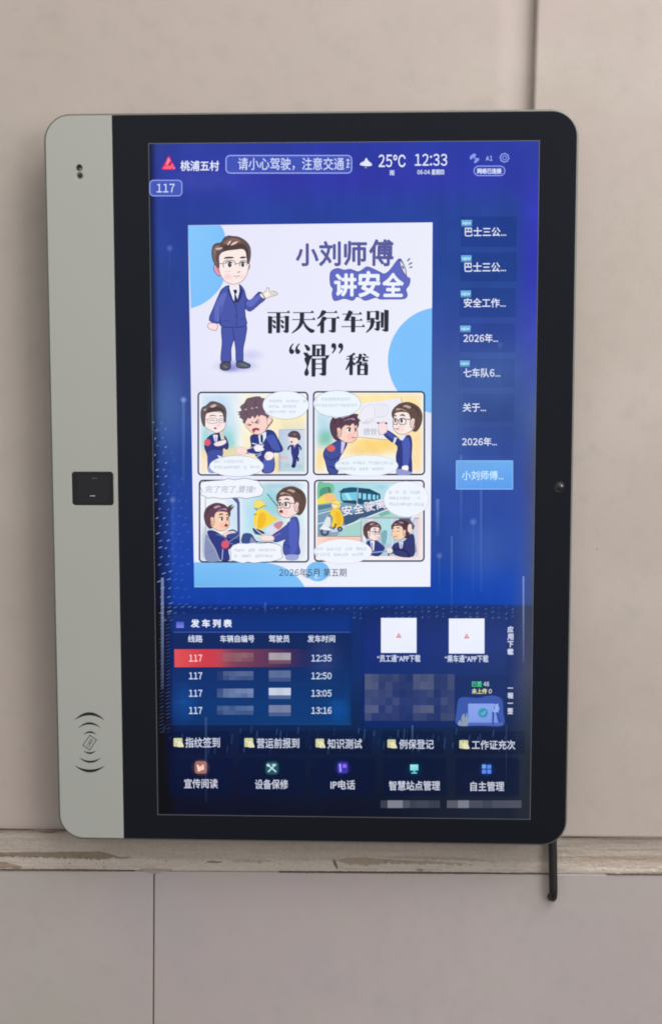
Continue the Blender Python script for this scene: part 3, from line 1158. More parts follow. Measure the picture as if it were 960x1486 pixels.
# 别
Vv(742, 760, 54, 112); Vv(800, 820, 52, 108); H(744, 818, 56, 6, 0); H(744, 818, 100, 6, 0)
H(742, 826, 124, 6, 10)
a.poly(smooth([(766, 104), (788, 104), (788, 135), (776, 165), (742, 194), (737, 190), (758, 162), (766, 135)], 3), INK)
Vv(804, 824, 124, 178, hook=14); Vv(834, 850, 62, 160); Vv(857, 882, 46, 184, hook=16)
# quotes
for (x, sgn) in ((245, 1), (285, 1)):
    Bz([(x - 16, 318), (x - 6, 304), (x + 8, 308), (x + 14, 322), (x + 4, 336), (x - 10, 334)])
    Bz([(x - 18, 318), (x - 12, 290), (x + 6, 268), (x + 10, 270), (x - 2, 290), (x - 4, 312)])
for x in (520, 566):
    Bz([(x - 14, 282), (x - 6, 266), (x + 8, 266), (x + 16, 280), (x + 8, 296), (x - 8, 296)])
    Bz([(x + 16, 282), (x + 14, 306), (x - 6, 332), (x - 9, 329), (x + 2, 308), (x + 4, 290)])
# 滑
Bz([(328, 276), (345, 278), (364, 300), (358, 316), (344, 312), (336, 294)])
Bz([(322, 330), (344, 328), (362, 352), (354, 366), (338, 356)])
Bz([(362, 350), (368, 356), (358, 400), (348, 430), (356, 462), (344, 482), (330, 474), (330, 452), (344, 420), (336, 392), (330, 380), (350, 380)])
Bz([(330, 362), (370, 345), (376, 352), (352, 380), (336, 384)])
Vv(380, 400, 276, 346); Vv(440, 464, 274, 342); H(382, 462, 277, 8, 0); H(408, 444, 304, 7, 0); Vv(410, 426, 304, 344)
a.poly([(360, 344), (494, 344), (478, 372), (466, 366), (470, 353), (380, 353), (366, 374), (356, 370)], INK)
Vv(376, 399, 368, 484); Vv(444, 470, 364, 476, hook=18); H(380, 468, 370, 8, 0); H(396, 448, 402, 7, 0); H(396, 448, 434, 7, 0)
# 稽
Bz([(655, 328), (662, 340), (640, 350), (612, 356), (610, 352), (636, 342)])
H(604, 660, 370, 7, 8); Vv(626, 646, 350, 474)
Bz([(628, 378), (632, 384), (620, 420), (604, 442), (601, 438), (614, 408)])
Bz([(646, 386), (662, 400), (662, 412), (652, 408)])
H(664, 748, 358, 7, 8)
a.poly([(690, 334), (708, 336), (704, 370), (680, 396), (664, 404), (662, 400), (682, 376)], INK)
Bz([(718, 332), (736, 342), (734, 350), (722, 346)])
a.poly([(712, 358), (726, 358), (728, 376), (748, 374), (746, 386), (722, 388), (712, 380)], INK)
H(672, 740, 396, 6, 6)
Vv(678, 696, 408, 474); Vv(724, 746, 406, 474); H(680, 744, 411, 7, 0); H(694, 728, 440, 7, 0); H(680, 744, 472, 7, 0)
a.poly([(690, 384), (706, 384), (706, 404), (740, 398), (740, 406), (690, 410)], INK)
base_n = len(a.v)
fl = [tuple(f) for f in a.f]
vl, cl = list(a.v), list(a.c)
for k, dx in enumerate((-0.00028, 0.00028)):
    n0 = len(a.v)
    a.v += [(x + dx, y - 0.0003 - k * 0.0003, z) for (x, y, z) in vl]
    a.c += cl
    a.f += [tuple(i + n0 for i in f) for f in fl]
a.build('poster_headline', screen, label='heavy black headline lettering')

# standing man on the poster --------------------------------------------
LINE = (58, 52, 66)
SUIT, SUITD, SUITL = (76, 88, 170), (52, 60, 130), (98, 110, 192)
SKIN, SKINP = (250, 232, 232), (250, 214, 220)
a = Art(P0 + .0004)
a.T = Frame(260, 310, 4.8)
a.soft(400, 1060, 190, 62, (128, 134, 222), .75)
a.soft(500, 985, 130, 60, (190, 194, 240), .6)
a.soft(350, 1080, 90, 36, (110, 112, 200), .7)
# legs
a.oblob([(300, 780), (385, 790), (384, 860), (362, 940), (358, 1035), (294, 1030), (300, 900)], SUIT, SUITD, 6)
a.oblob([(384, 790), (466, 776), (462, 860), (446, 940), (442, 1030), (400, 1030), (394, 940), (380, 840)], SUIT, SUITD, 6)
a.oblob([(294, 1040), (350, 1034), (358, 1062), (345, 1086), (312, 1090), (288, 1076)], (84, 84, 100), (36, 38, 52), 6)
a.oblob([(402, 1034), (440, 1028), (470, 1040), (494, 1052), (488, 1072), (440, 1076), (404, 1066)], (88, 96, 112), (36, 38, 52), 6)
a.line([(310, 1062), (335, 1070)], 5, (150, 150, 165)); a.line([(430, 1048), (470, 1060)], 5, (130, 138, 150))
# hand left, sleeve
a.oblob([(208, 765), (250, 762), (270, 780), (258, 812), (225, 808), (200, 790)], (252, 226, 226), (150, 110, 120), 4)
# jacket
a.oblob([(345, 500), (400, 520), (418, 492), (452, 530), (470, 590), (500, 600), (552, 548), (572, 556), (600, 592), (560, 628), (495, 680),
         (460, 662), (462, 720), (468, 778), (385, 792), (290, 782), (290, 740), (278, 764), (210, 742), (240, 655), (280, 560), (300, 525)],
        SUIT, SUITD, 6, 3)
a.blob([(250, 640), (300, 560), (330, 560), (300, 660), (280, 740), (250, 740)], SUITL)
a.blob([(470, 618), (550, 570), (560, 590), (500, 650)], SUITL)
a.line([(292, 640), (284, 700), (290, 770)], 5, SUITD); a.line([(460, 600), (462, 660)], 5, SUITD)
a.line([(395, 640), (402, 700), (400, 785)], 5, SUITD); a.line([(310, 742), (350, 752)], 4, SUITD); a.line([(425, 735), (455, 728)], 4, SUITD)
a.ell(396, 712, 4, 4, SUITD); a.ell(398, 660, 4, 4, SUITD)
# shirt, tie, lapels
a.poly([(350, 496), (418, 494), (420, 540), (398, 632), (372, 590), (352, 530)], (240, 242, 255))
a.blob([(358, 488), (400, 488), (404, 512), (380, 522), (360, 508)], SKIN)
a.poly([(376, 530), (402, 528), (404, 548), (394, 560), (408, 600), (396, 632), (384, 610), (386, 560)], (44, 48, 84))
a.poly([(346, 498), (340, 540), (366, 600), (392, 640), (376, 600), (356, 540)], SUITD)
a.poly([(418, 494), (446, 540), (430, 590), (398, 640), (414, 580), (424, 530)], SUITD)
a.line([(350, 500), (344, 540), (372, 606), (394, 640)], 4, (36, 42, 98)); a.line([(418, 496), (432, 540), (418, 592), (397, 640)], 4, (36, 42, 98))
# raised hand
a.oblob([(560, 562), (600, 545), (612, 518), (626, 520), (626, 546), (660, 540), (684, 556), (680, 566), (640, 576), (590, 592)], (250, 242, 232), (128, 116, 112), 4, 3)
a.line([(632, 556), (676, 550)], 3, (140, 124, 120)); a.line([(628, 566), (672, 562)], 3, (140, 124, 120))
a.line([(548, 552), (572, 550), (600, 592)], 6, (44, 52, 110))
# head (frame of the close view)
a.T = Frame(300, 335, 12)
a.oblob([(130, 600), (160, 580), (230, 640), (240, 770), (205, 782), (160, 735), (125, 670)], (226, 160, 184), (60, 44, 70), 9)
a.line([(160, 640), (200, 690), (210, 740)], 10, (190, 110, 140))
a.blob([(700, 590), (750, 575), (758, 630), (725, 690), (690, 690)], (170, 160, 158))
a.oblob([(205, 430), (240, 360), (420, 300), (620, 300), (710, 400), (740, 540), (725, 660), (690, 780), (610, 880), (490, 925), (400, 915), (310, 865), (240, 760), (212, 620)],
        [(252, 236, 232)][0], (92, 72, 78), 8, 5)
a.soft(370, 800, 120, 90, (255, 190, 205), .7)
a.soft(620, 800, 80, 80, (255, 200, 212), .5)
HAIR, HAIRD = (104, 84, 82), (56, 44, 50)
a.oblob([(215, 640), (160, 600), (110, 500), (92, 380), (110, 270), (170, 220), (250, 205), (300, 130), (370, 88), (450, 95), (560, 110),
         (680, 180), (750, 280), (765, 400), (750, 520), (720, 570), (700, 470), (680, 360), (620, 312), (500, 322), (380, 335), (290, 360),
         (235, 400), (212, 470)], HAIR, HAIRD, 12, 5)
a.blob([(290, 350), (320, 250), (520, 230), (640, 230), (720, 330), (735, 500), (705, 470), (680, 350), (600, 300), (480, 315), (360, 330)], (82, 64, 60))
a.blob([(110, 420), (120, 300), (200, 250), (230, 290), (180, 340), (150, 480), (190, 600), (150, 560)], (134, 108, 108))
a.blob([(300, 215), (340, 170), (420, 130), (540, 140), (600, 190), (520, 210), (430, 220)], (140, 106, 102))
a.blob([(350, 235), (375, 190), (420, 170), (405, 215), (370, 250)], (236, 206, 190))
a.blob([(420, 245), (470, 200), (540, 180), (510, 220), (440, 250)], (238, 206, 190))
a.blob([(150, 305), (200, 295), (275, 290), (245, 320), (190, 330)], (222, 190, 176))
a.line([(350, 290), (360, 230), (400, 150)], 9, HAIRD); a.line([(400, 250), (450, 190), (520, 165)], 9, HAIRD)
a.line([(250, 205), (262, 250), (300, 290)], 9, HAIRD)
a.line([(745, 300), (752, 400), (735, 540)], 16, (110, 110, 122))
# brows, eyes, glasses, nose, mouth
a.blob([(300, 485), (330, 455), (420, 448), (480, 462), (450, 478), (350, 484)], (82, 70, 72))
a.blob([(575, 465), (620, 445), (690, 455), (660, 478), (600, 480)], (82, 70, 72))
a.ell(392, 580, 62, 55, (250, 248, 250)); a.ell(628, 580, 42, 52, (250, 248, 250))
a.ell(402, 588, 34, 46, (60, 58, 62)); a.ell(628, 586, 28, 44, (60, 58, 62))
a.ell(412, 575, 12, 14, (150, 150, 155)); a.ell(636, 572, 10, 12, (140, 140, 145))
a.line([(325, 575), (350, 545), (400, 535), (450, 555)], 16, (50, 44, 52)); a.line([(580, 560), (625, 538), (680, 555)], 14, (50, 44, 52))
a.line([(215, 572), (300, 572)], 10, (60, 60, 68), False)
a.line([(295, 640), (290, 575), (310, 530), (370, 512), (450, 515), (490, 540), (500, 600)], 12, (88, 92, 98))
a.line([(498, 570), (575, 570)], 10, (60, 60, 68), False)
a.line([(578, 620), (572, 560), (600, 522), (680, 520), (700, 545), (700, 600)], 11, (88, 92, 98))
a.line([(320, 690), (360, 710), (420, 690)], 5, (190, 176, 178)); a.line([(335, 712), (400, 706)], 5, (200, 186, 186))
a.line([(535, 715), (560, 722), (580, 700)], 14, (126, 104, 104)); a.line([(465, 782), (520, 792), (578, 782)], 10, (140, 96, 96)); a.line([(515, 825), (545, 826)], 8, (190, 160, 160))
a.build('standing_man_drawing', screen, label='cartoon drawing of a man in a blue suit with glasses, one palm raised')


# comic panels ------------------------------------------------------------
NAVY, NAVYD, NAVYL = (54, 62, 132), (30, 34, 82), (90, 104, 180)


def panel_frame(art, x0, y0, x1, y1):
    art.T = ID
    art.rline(x0, y0, x1, y1, 5, 2.3, (52, 54, 68))


def watercolor(art, x0, y0, x1, y1, fn, nx=40, ny=34):
    art.grid([(x0, y0), (x1, y0), (x1, y1), (x0, y1)], nx, ny, fn)


def blend(specs, base, x0, y0, x1, y1, edge=4.5):
    """soft patches of colour: (cx, cy, rx, ry, colour, strength), frame units of the sheet; fades to page white at the rim"""
    def fn(U, V):
        C = np.ones(U.shape + (3,)) * np.array(base, float)
        for (cx, cy, rx, ry, col, st) in specs:
            w = st * np.exp(-(np.abs((U - cx) / rx) ** 3 + np.abs((V - cy) / ry) ** 3))
            C = C * (1 - w[..., None]) + np.array(col, float) * w[..., None]
        C += 4 * (np.sin(U * 1.7 + V * .6) * np.sin(V * 1.3 - U * .4))[..., None]
        m = np.minimum.reduce([U - x0, x1 - U, V - y0, y1 - V]) / edge
        m = np.clip(m, 0, 1)[..., None]
        return np.clip(C * m + np.array([240, 243, 254.]) * (1 - m), 0, 255)
    return fn


def bubble(art, cx, cy, rx, ry, col=(240, 246, 255), line=(150, 160, 180), tail=None, n=40, wob=0.0):
    pts = []
    for i in range(n):
        t = 2 * math.pi * i / n
        k = 1 + wob * math.sin(t * 9) + wob * .6 * math.sin(t * 5 + 1)
        pts.append((cx + rx * k * math.cos(t), cy + ry * k * math.sin(t)))
    if tail:
        art.poly(tail, col)
    art.poly(pts, col)
    art.line(pts + [pts[0]], 3.2, line, sm=False)
    if tail:
        art.line(tail[:3] if len(tail) > 2 else tail, 2.0, line, sm=False)


def side_head(art, cx, cy, s, look, hair, hd, skin, glasses=False, mouth='open', messy=False):
    """head seen three-quarter; s = half width; look -1 left, +1 right"""
    T = lambda pts: [(cx + look * p[0] * s, cy + p[1] * s) for p in pts]
    k = s
    back = [(-1.05, .25), (-1.12, -.4), (-.85, -.95), (-.2, -1.25), (.5, -1.12), (.95, -.7), (.95, -.2), (.5, .0), (-.4, .7), (-.75, .75)]
    art.oblob(T(back), hair, hd, k * .06)
    face = [(-.55, -.35), (.1, -.6), (.8, -.5), (.9, -.05), (.93, .25), (.9, .6), (.6, .92), (.15, 1.0), (-.3, .8), (-.6, .45)]
    art.oblob(T(face), skin, (150, 108, 104), k * .045)
    art.blob(T([(.2, .4), (.6, .4), (.6, .75), (.2, .75)]), tuple(min(255, c + d) for c, d in zip(skin, (2, -16, -14))))
    if messy:
        top = [(-1.0, .3), (-1.1, -.4), (-.8, -.98), (-.35, -1.2), (-.1, -1.42), (0.1, -1.25), (.5, -1.38), (.62, -1.18), (1.0, -1.15), (.92, -.9),
               (1.15, -.65), (.98, -.5), (1.0, -.1), (.85, -.35), (.72, -.2), (.6, -.48), (.3, -.2), (.2, -.42), (-.2, -.12), (-.35, .3), (-.5, .1), (-.7, .55)]
        art.poly(T(smooth(top, 2)), hair)
        for i in range(-6, 5, 3):
            art.line(T([(i * .12, -1.1), (i * .14 + .12, -.7), (i * .16 + .1, -.35)]), k * .05, hd, taper='both')
    else:
        top = [(-.7, .5), (-1.05, .2), (-1.1, -.45), (-.8, -1.0), (-.2, -1.3), (.45, -1.2), (.7, -1.0), (.95, -.75), (.98, -.3), (.86, -.1), (.78, -.5),
               (.3, -.58), (-.15, -.5), (-.3, -.1), (-.35, .1), (-.45, .05)]
        art.poly(T(smooth(top, 3)), hair)
        art.line(T([(-.9, -.2), (-.75, -.8), (-.1, -1.05), (.6, -.9)]), k * .16, tuple(int(c * .82) for c in hair), taper='both')
    hl = tuple(min(255, int(c * 1.3 + 62)) for c in hair)
    art.blob(T([(-.35, -.95), (0, -1.08), (.25, -.98), (.0, -.92), (-.2, -.82)]), hl)
    art.blob(T([(.35, -.8), (.6, -.85), (.75, -.7), (.55, -.72)]), hl)
    art.line(T([(-.1, -.62), (.3, -.78), (.5, -.82)]), k * .05, hl, taper='both')
    ear = [(-.62, -.05), (-.4, -.12), (-.28, .15), (-.35, .5), (-.5, .5)]
    art.oblob(T(ear), tuple(int(c * .97) for c in skin), (140, 90, 84), k * .045)
    art.line(T([(-.5, .05), (-.42, .22), (-.44, .38)]), k * .04, (190, 120, 110))
    # features
    art.line(T([(.05, -.28), (.25, -.38), (.45, -.32)]), k * .12, (84, 66, 66), taper='both')
    art.line(T([(.68, -.3), (.82, -.34)]), k * .1, (84, 66, 66))
    if mouth == 'shout':
        art.line(T([(.05, -.05), (.4, .08), (.1, .18)]), k * .09, (70, 44, 50)); art.line(T([(.85, -.02), (.66, .08), (.85, .18)]), k * .08, (70, 44, 50))
        art.blob(T([(.3, .5), (.75, .42), (.85, .6), (.6, .58), (.4, .74)]), (150, 60, 62)); art.line(T([(.25, .55), (.5, .42), (.85, .6)]), k * .06, (96, 40, 46))
    elif mouth == 'shut_eyes':
        art.line(T([(.05, .05), (.25, .0), (.45, .06)]), k * .06, (80, 60, 66)); art.line(T([(.65, .05), (.85, .05)]), k * .06, (80, 60, 66))
        art.line(T([(.4, .58), (.6, .64), (.78, .56)]), k * .06, (120, 66, 66))
    else:
        art.ell(*T([(.27, .04)])[0], k * .15, k * .17, (250, 250, 252)); art.ell(*T([(.32, .05)])[0], k * .085, k * .14, (48, 44, 54))
        art.line(T([(.1, -.05), (.27, -.14), (.44, -.06)]), k * .07, (52, 42, 50))
        art.ell(*T([(.77, .05)])[0], k * .06, k * .13, (52, 46, 54))
        art.line(T([(.68, -.08), (.86, -.1)]), k * .06, (52, 42, 50))
        if mouth == 'open':
            art.ell(*T([(.68, .56)])[0], k * .14, k * .13, (100, 46, 50)); art.ell(*T([(.7, .63)])[0], k * .07, k * .05, (214, 110, 110))
        else:
            art.line(T([(.5, .6), (.65, .63), (.8, .58)]), k * .06, (140, 92, 88))
    art.line(T([(.62, .28), (.7, .32)]), k * .06, (176, 124, 116))
    if glasses:
        gl = (88, 84, 98)
        art.line(T([(-.4, -.05), (.02, -.06)]), k * .055, gl)
        for (u0, u1) in ((.02, .5), (.62, .92)):
            q = rr(u0, -.12, u1, .3, .12, 4)
            art.line(T(q + [q[0]]), k * .05, gl, sm=False)
        art.line(T([(.5, .02), (.62, .02)]), k * .05, gl)


BR, BRD = (100, 80, 72), (54, 40, 38)
DK, DKD = (86, 66, 80), (52, 38, 52)
SK1, SK2 = (250, 232, 228), (252, 212, 196)

# panel 1 --------------------------------------------------------------
a = Art(P0 + .0008)
x0, y0, x1, y1 = 289.5, 569.5, 446, 688.5
watercolor(a, x0, y0, x1, y1, blend([
    (315, 600, 28, 45, (196, 222, 248), .9), (330, 645, 14, 26, (150, 212, 214), .9), (298, 640, 8, 22, (160, 216, 220), .9),
    (368, 620, 16, 60, (253, 240, 196), .9), (420, 608, 34, 28, (255, 236, 178), .9), (330, 656, 40, 7, (252, 218, 160), .8),
    (296, 672, 6, 20, (254, 224, 184), .8), (402, 676, 6, 18, (252, 214, 146), .8), (425, 655, 18, 36, (196, 216, 232), .95)],
    (248, 248, 246), x0, y0, x1, y1))
panel_frame(a, 288, 569.3, 446.3, 689)
a.T = Frame(280, 560, 5.647)
# framed picture, right
a.rect(708, 358, 918, 700, [(190, 204, 226), (214, 222, 240), (196, 218, 226), (188, 214, 224)])
a.line([(706, 700), (706, 357), (918, 357)], 4, (132, 140, 160), False)
a.soft(820, 560, 60, 130, (214, 214, 244), .9); a.soft(770, 650, 60, 30, (170, 206, 214), .8); a.soft(870, 660, 50, 34, (170, 206, 214), .8)
for i in range(9):
    a.line([(712, 560 + i * 14), (722, 566 + i * 14)], 3, (110, 120, 130), False)
# running man
a.oblob([(812, 480), (858, 472), (868, 540), (850, 600), (838, 660), (812, 664), (818, 600), (806, 540)], NAVY, NAVYD, 4)
a.line([(812, 485), (786, 500), (780, 524)], 14, NAVY); a.line([(860, 480), (880, 500), (884, 524)], 15, NAVY)
a.line([(848, 580), (862, 596), (858, 616)], 15, NAVYD); a.line([(826, 655), (804, 656)], 12, (40, 44, 76)); a.line([(820, 640), (828, 668)], 12, NAVYD)
a.poly([(822, 474), (842, 474), (832, 512)], (236, 238, 255)); a.line([(832, 480), (832, 506)], 4, (90, 90, 130), False)
a.blob([(790, 420), (840, 420), (866, 440), (856, 470), (826, 482), (796, 470)], (252, 228, 220)); a.ell(808, 458, 8, 9, (130, 60, 60))
a.oblob([(778, 405), (800, 376), (830, 368), (862, 378), (880, 410), (876, 440), (862, 440), (850, 425), (800, 418)], (92, 76, 88), (60, 46, 60), 4)
a.ell(832, 396, 12, 5, (150, 132, 142))
# dust and dizzy marks
a.soft(740, 590, 46, 40, (236, 200, 212), .9)
for i in range(5):
    a.line([(700 + i * 16, 570 + (i % 2) * 14), (712 + i * 14, 582), (704 + i * 15, 600)], 3, (190, 150, 160))
# left man drinking
a.oblob([(118, 560), (96, 500), (110, 440), (150, 400), (200, 388), (250, 400), (280, 440), (292, 490), (280, 520), (250, 508), (240, 560), (240, 600),
         (200, 700), (128, 700), (124, 620)], NAVY, NAVYD, 5, 3)
a.blob([(128, 540), (240, 530), (240, 580), (200, 650), (132, 690)], (70, 84, 160))
a.blob([(128, 660), (200, 640), (190, 706), (130, 708)], (150, 160, 214))
a.poly([(165, 400), (205, 400), (196, 470), (178, 450)], (236, 240, 255)); a.line([(186, 410), (190, 460)], 6, (120, 126, 180), False)
a.blob([(94, 452), (110, 436), (138, 440), (146, 470), (126, 490), (98, 480)], (222, 96, 116))
a.oblob([(176, 468), (225, 450), (268, 440), (270, 468), (225, 490), (185, 490)], (250, 232, 236), (170, 140, 160), 3)
a.poly([(196, 350), (244, 340), (262, 440), (220, 446)], (222, 224, 216)); a.poly([(196, 350), (212, 346), (234, 444), (220, 447)], (56, 54, 60))
a.line([(220, 446), (266, 438)], 6, (60, 58, 62), False)
for i in range(4):
    a.line([(232 + i * 3, 372 + i * 17), (252 + i * 2, 366 + i * 17)], 6, (160, 168, 150), False)
# his head
a.oblob([(92, 300), (80, 270), (100, 230), (180, 210), (260, 230), (272, 290), (262, 340), (230, 372), (190, 384), (140, 360), (108, 340)], (252, 234, 232), (140, 112, 120), 4)
a.soft(215, 320, 36, 22, (250, 200, 206), .7)
a.oblob([(98, 330), (76, 300), (66, 230), (76, 180), (110, 160), (150, 128), (200, 134), (250, 160), (272, 200), (272, 260), (262, 300), (252, 250), (236, 210),
         (180, 206), (120, 220), (102, 250)], (104, 90, 92), (58, 48, 56), 5, 4)
a.blob([(118, 196), (160, 170), (240, 180), (256, 220), (200, 200), (130, 212)], (82, 68, 66)); a.blob([(140, 170), (170, 150), (196, 158), (168, 176)], (206, 180, 174))
a.blob([(84, 196), (110, 184), (104, 202)], (190, 170, 170))
a.line([(130, 250), (160, 240), (196, 246)], 8, (104, 94, 98), taper='both'); a.line([(218, 244), (244, 244)], 7, (104, 94, 98))
a.line([(104, 276), (124, 270)], 4, (130, 120, 128)); a.line([(124, 300), (122, 272), (160, 262), (194, 266), (196, 300), (160, 306), (124, 300)], 4, (130, 122, 134))
a.line([(206, 276), (214, 276)], 4, (130, 122, 134)); a.line([(216, 300), (214, 272), (244, 268), (252, 280), (250, 300), (216, 300)], 4, (130, 122, 134))
a.line([(136, 284), (160, 278), (184, 286)], 5, (120, 100, 108)); a.line([(222, 284), (244, 282)], 5, (120, 100, 108))
a.ell(184, 346, 12, 8, (120, 90, 96)); a.line([(202, 320), (210, 324)], 4, (160, 130, 134))
# sick man
a.oblob([(470, 420), (500, 396), (560, 388), (600, 360), (660, 372), (700, 440), (738, 520), (700, 545), (660, 550), (670, 640), (650, 706), (570, 706), (560, 620),
         (520, 580), (500, 550), (430, 552), (440, 520), (478, 500)], NAVY, NAVYD, 5, 3)
a.blob([(600, 420), (660, 400), (700, 470), (712, 530), (660, 530), (630, 480)], (76, 92, 176)); a.blob([(582, 600), (660, 600), (650, 700), (580, 700)], (86, 100, 184))
a.poly([(536, 404), (600, 372), (600, 420), (566, 480), (546, 470)], (226, 238, 255)); a.poly([(552, 400), (572, 398), (576, 440), (572, 470), (556, 460)], (44, 48, 90))
a.line([(620, 470), (640, 510), (700, 540)], 4, NAVYD); a.line([(484, 468), (530, 480)], 7, (230, 236, 255)); a.line([(440, 520), (520, 492), (560, 468)], 5, (210, 220, 250))
a.line([(440, 545), (520, 560), (560, 545)], 5, (190, 200, 240)); a.line([(520, 580), (560, 560)], 6, (200, 208, 244))
a.oblob([(352, 540), (376, 500), (430, 508), (444, 540), (420, 560), (380, 556)], (252, 222, 220), (226, 170, 172), 3)
a.oblob([(500, 500), (530, 480), (560, 486), (584, 480), (572, 500), (584, 520), (556, 534), (516, 534)], (246, 242, 248), (160, 160, 190), 3)
a.oblob([(586, 580), (604, 542), (640, 540), (664, 560), (650, 596), (610, 608)], (250, 240, 238), (170, 160, 180), 3)
a.line([(590, 575), (620, 570)], 3, (180, 160, 170)); a.line([(590, 592), (618, 586)], 3, (180, 160, 170))
a.oblob([(424, 280), (480, 240), (560, 236), (620, 260), (650, 270), (648, 300), (612, 330), (590, 370), (540, 396), (490, 386), (450, 350), (430, 320)], (250, 214, 206), (170, 112, 106), 4)
hp = [(360, 214), (400, 200), (384, 170), (420, 140), (440, 104), (480, 92), (520, 84), (555, 86), (560, 98), (586, 100), (610, 140), (640, 190), (656, 244), (630, 240), (620, 262),
      (606, 290), (600, 250), (560, 236), (540, 256), (530, 236), (506, 268), (490, 244), (470, 270), (452, 262), (430, 300), (424, 312), (404, 290), (414, 286), (392, 262),
      (380, 262), (386, 240), (366, 236), (384, 222)]
a.poly(smooth(hp, 2), (112, 90, 104))
a.line([(440, 130), (430, 190), (450, 250)], 8, (88, 68, 84), taper='both'); a.line([(520, 110), (510, 170), (530, 230)], 8, (88, 68, 84), taper='both'); a.line([(590, 150), (600, 200), (590, 240)], 8, (88, 68, 84), taper='both')
for (x, y) in ((434, 192), (486, 182), (522, 176)):
    a.ell(x, y, 10, 6, (196, 176, 190))
a.line([(444, 312), (480, 318), (450, 326)], 6, (110, 60, 66)); a.line([(480, 290), (500, 306)], 6, (96, 60, 66)); a.line([(510, 300), (540, 270)], 7, (96, 60, 66)); a.line([(548, 290), (512, 300), (540, 306)], 6, (110, 60, 66))
a.blob([(486, 356), (520, 344), (544, 350), (540, 366), (516, 362), (500, 384), (490, 372)], (172, 74, 74)); a.line([(486, 356), (516, 344), (545, 354)], 5, (110, 44, 50))
a.line([(606, 350), (650, 290), (652, 270)], 7, (110, 76, 84))
a.oblob([(612, 262), (640, 262), (636, 300), (610, 320)], (250, 218, 208), (170, 112, 106), 3)
# bubbles
bubble(a, 760, 156, 188, 116, tail=[(590, 220), (655, 262), (640, 200)])
bubble(a, 358, 656, 222, 86, tail=[(200, 566), (260, 586), (230, 610)])
for i, (n_, gp_) in enumerate(((11, (4, 9)), (8, (3,)), (8, (5,)))):
    a.smudge(622, 112 + i * 44, 28 * n_, 22, n_, (110, 122, 150), 10 + i, .5, gp_)
for i, (n_, gp_) in enumerate(((9, (2,)), (14, (8, 10)))):
    a.smudge(172, 606 + i * 46, 27 * n_, 24, n_, (110, 122, 150), 20 + i, .5, gp_)
a.T = ID
a.build('comic_panel', screen, label='comic panel with a man doubled up beside a man who drinks')

# panel 2 ---------------------------------------------------------------
a = Art(P0 + .0008)
x0, y0, x1, y1 = 456, 569, 614, 687.5
watercolor(a, x0, y0, x1, y1, blend([
    (470, 620, 16, 32, (190, 222, 240), .95), (472, 636, 10, 12, (126, 196, 176), .9), (545, 577, 70, 10, (255, 232, 166), .9),
    (596, 600, 24, 40, (254, 228, 172), .9), (606, 655, 12, 40, (255, 222, 166), .9), (545, 645, 44, 11, (254, 214, 120), .95),
    (530, 656, 30, 6, (250, 206, 120), .7), (463, 668, 9, 18, (254, 222, 150), .9), (525, 672, 30, 12, (252, 240, 220), .8)],
    (250, 246, 236), x0, y0, x1, y1))
panel_frame(a, 455, 568.5, 615.3, 688.3)
a.T = Frame(450, 560, 5.486)
a.poly([(395, 140), (722, 96), (726, 130), (640, 420), (560, 420), (385, 400)], (238, 238, 248))
a.line([(722, 90), (730, 130)], 4, (150, 130, 110), False); a.line([(385, 405), (610, 430)], 4, (180, 150, 130), False)
for (p) in ([(400, 210), (430, 170), (500, 150), (510, 250), (430, 300), (396, 260), (400, 210)], [(520, 146), (600, 150), (620, 200), (590, 240), (520, 250)], [(420, 300), (470, 262), (530, 300)]):
    a.line(p, 3, (198, 196, 216))
for i in range(6):
    a.line([(524, 160 + i * 17), (600, 158 + i * 16)], 2, (206, 206, 222), False)
a.soft(455, 290, 60, 22, (196, 200, 214), .5)
a.text('绩效', (424, 334, 530, 392), (176, 178, 190), .006)
a.text('管', (534, 346, 580, 392), (186, 188, 198), 0)
# man on the right
a.oblob([(700, 420), (740, 404), (790, 392), (808, 450), (804, 560), (808, 640), (796, 700), (690, 700), (690, 640), (682, 560), (694, 480), (640, 440), (584, 386), (612, 352), (690, 404)], NAVY, NAVYD, 5, 3)
a.blob([(730, 420), (780, 410), (796, 500), (780, 620), (740, 640), (735, 520)], (80, 96, 182)); a.blob([(600, 380), (618, 362), (680, 408), (670, 430)], (80, 92, 172))
a.poly([(656, 452), (672, 408), (690, 410), (670, 460)], (226, 236, 255)); a.poly([(704, 404), (760, 394), (736, 432), (714, 430)], (228, 236, 255))
a.oblob([(730, 640), (774, 632), (778, 668), (736, 676)], (250, 246, 252), (140, 150, 190), 3); a.blob([(694, 660), (794, 680), (794, 704), (692, 704)], (150, 158, 206))
a.oblob([(540, 330), (560, 286), (600, 290), (612, 340), (600, 372), (560, 384), (546, 356)], (250, 226, 228), (214, 168, 176), 3)
a.line([(530, 294), (612, 294)], 5, (220, 160, 168)); a.ell(540, 294, 9, 7, (48, 40, 54)); a.ell(604, 296, 9, 8, (48, 44, 58))
side_head(a, 762, 272, 112, -1, BR, BRD, (251, 236, 230), True, 'calm')
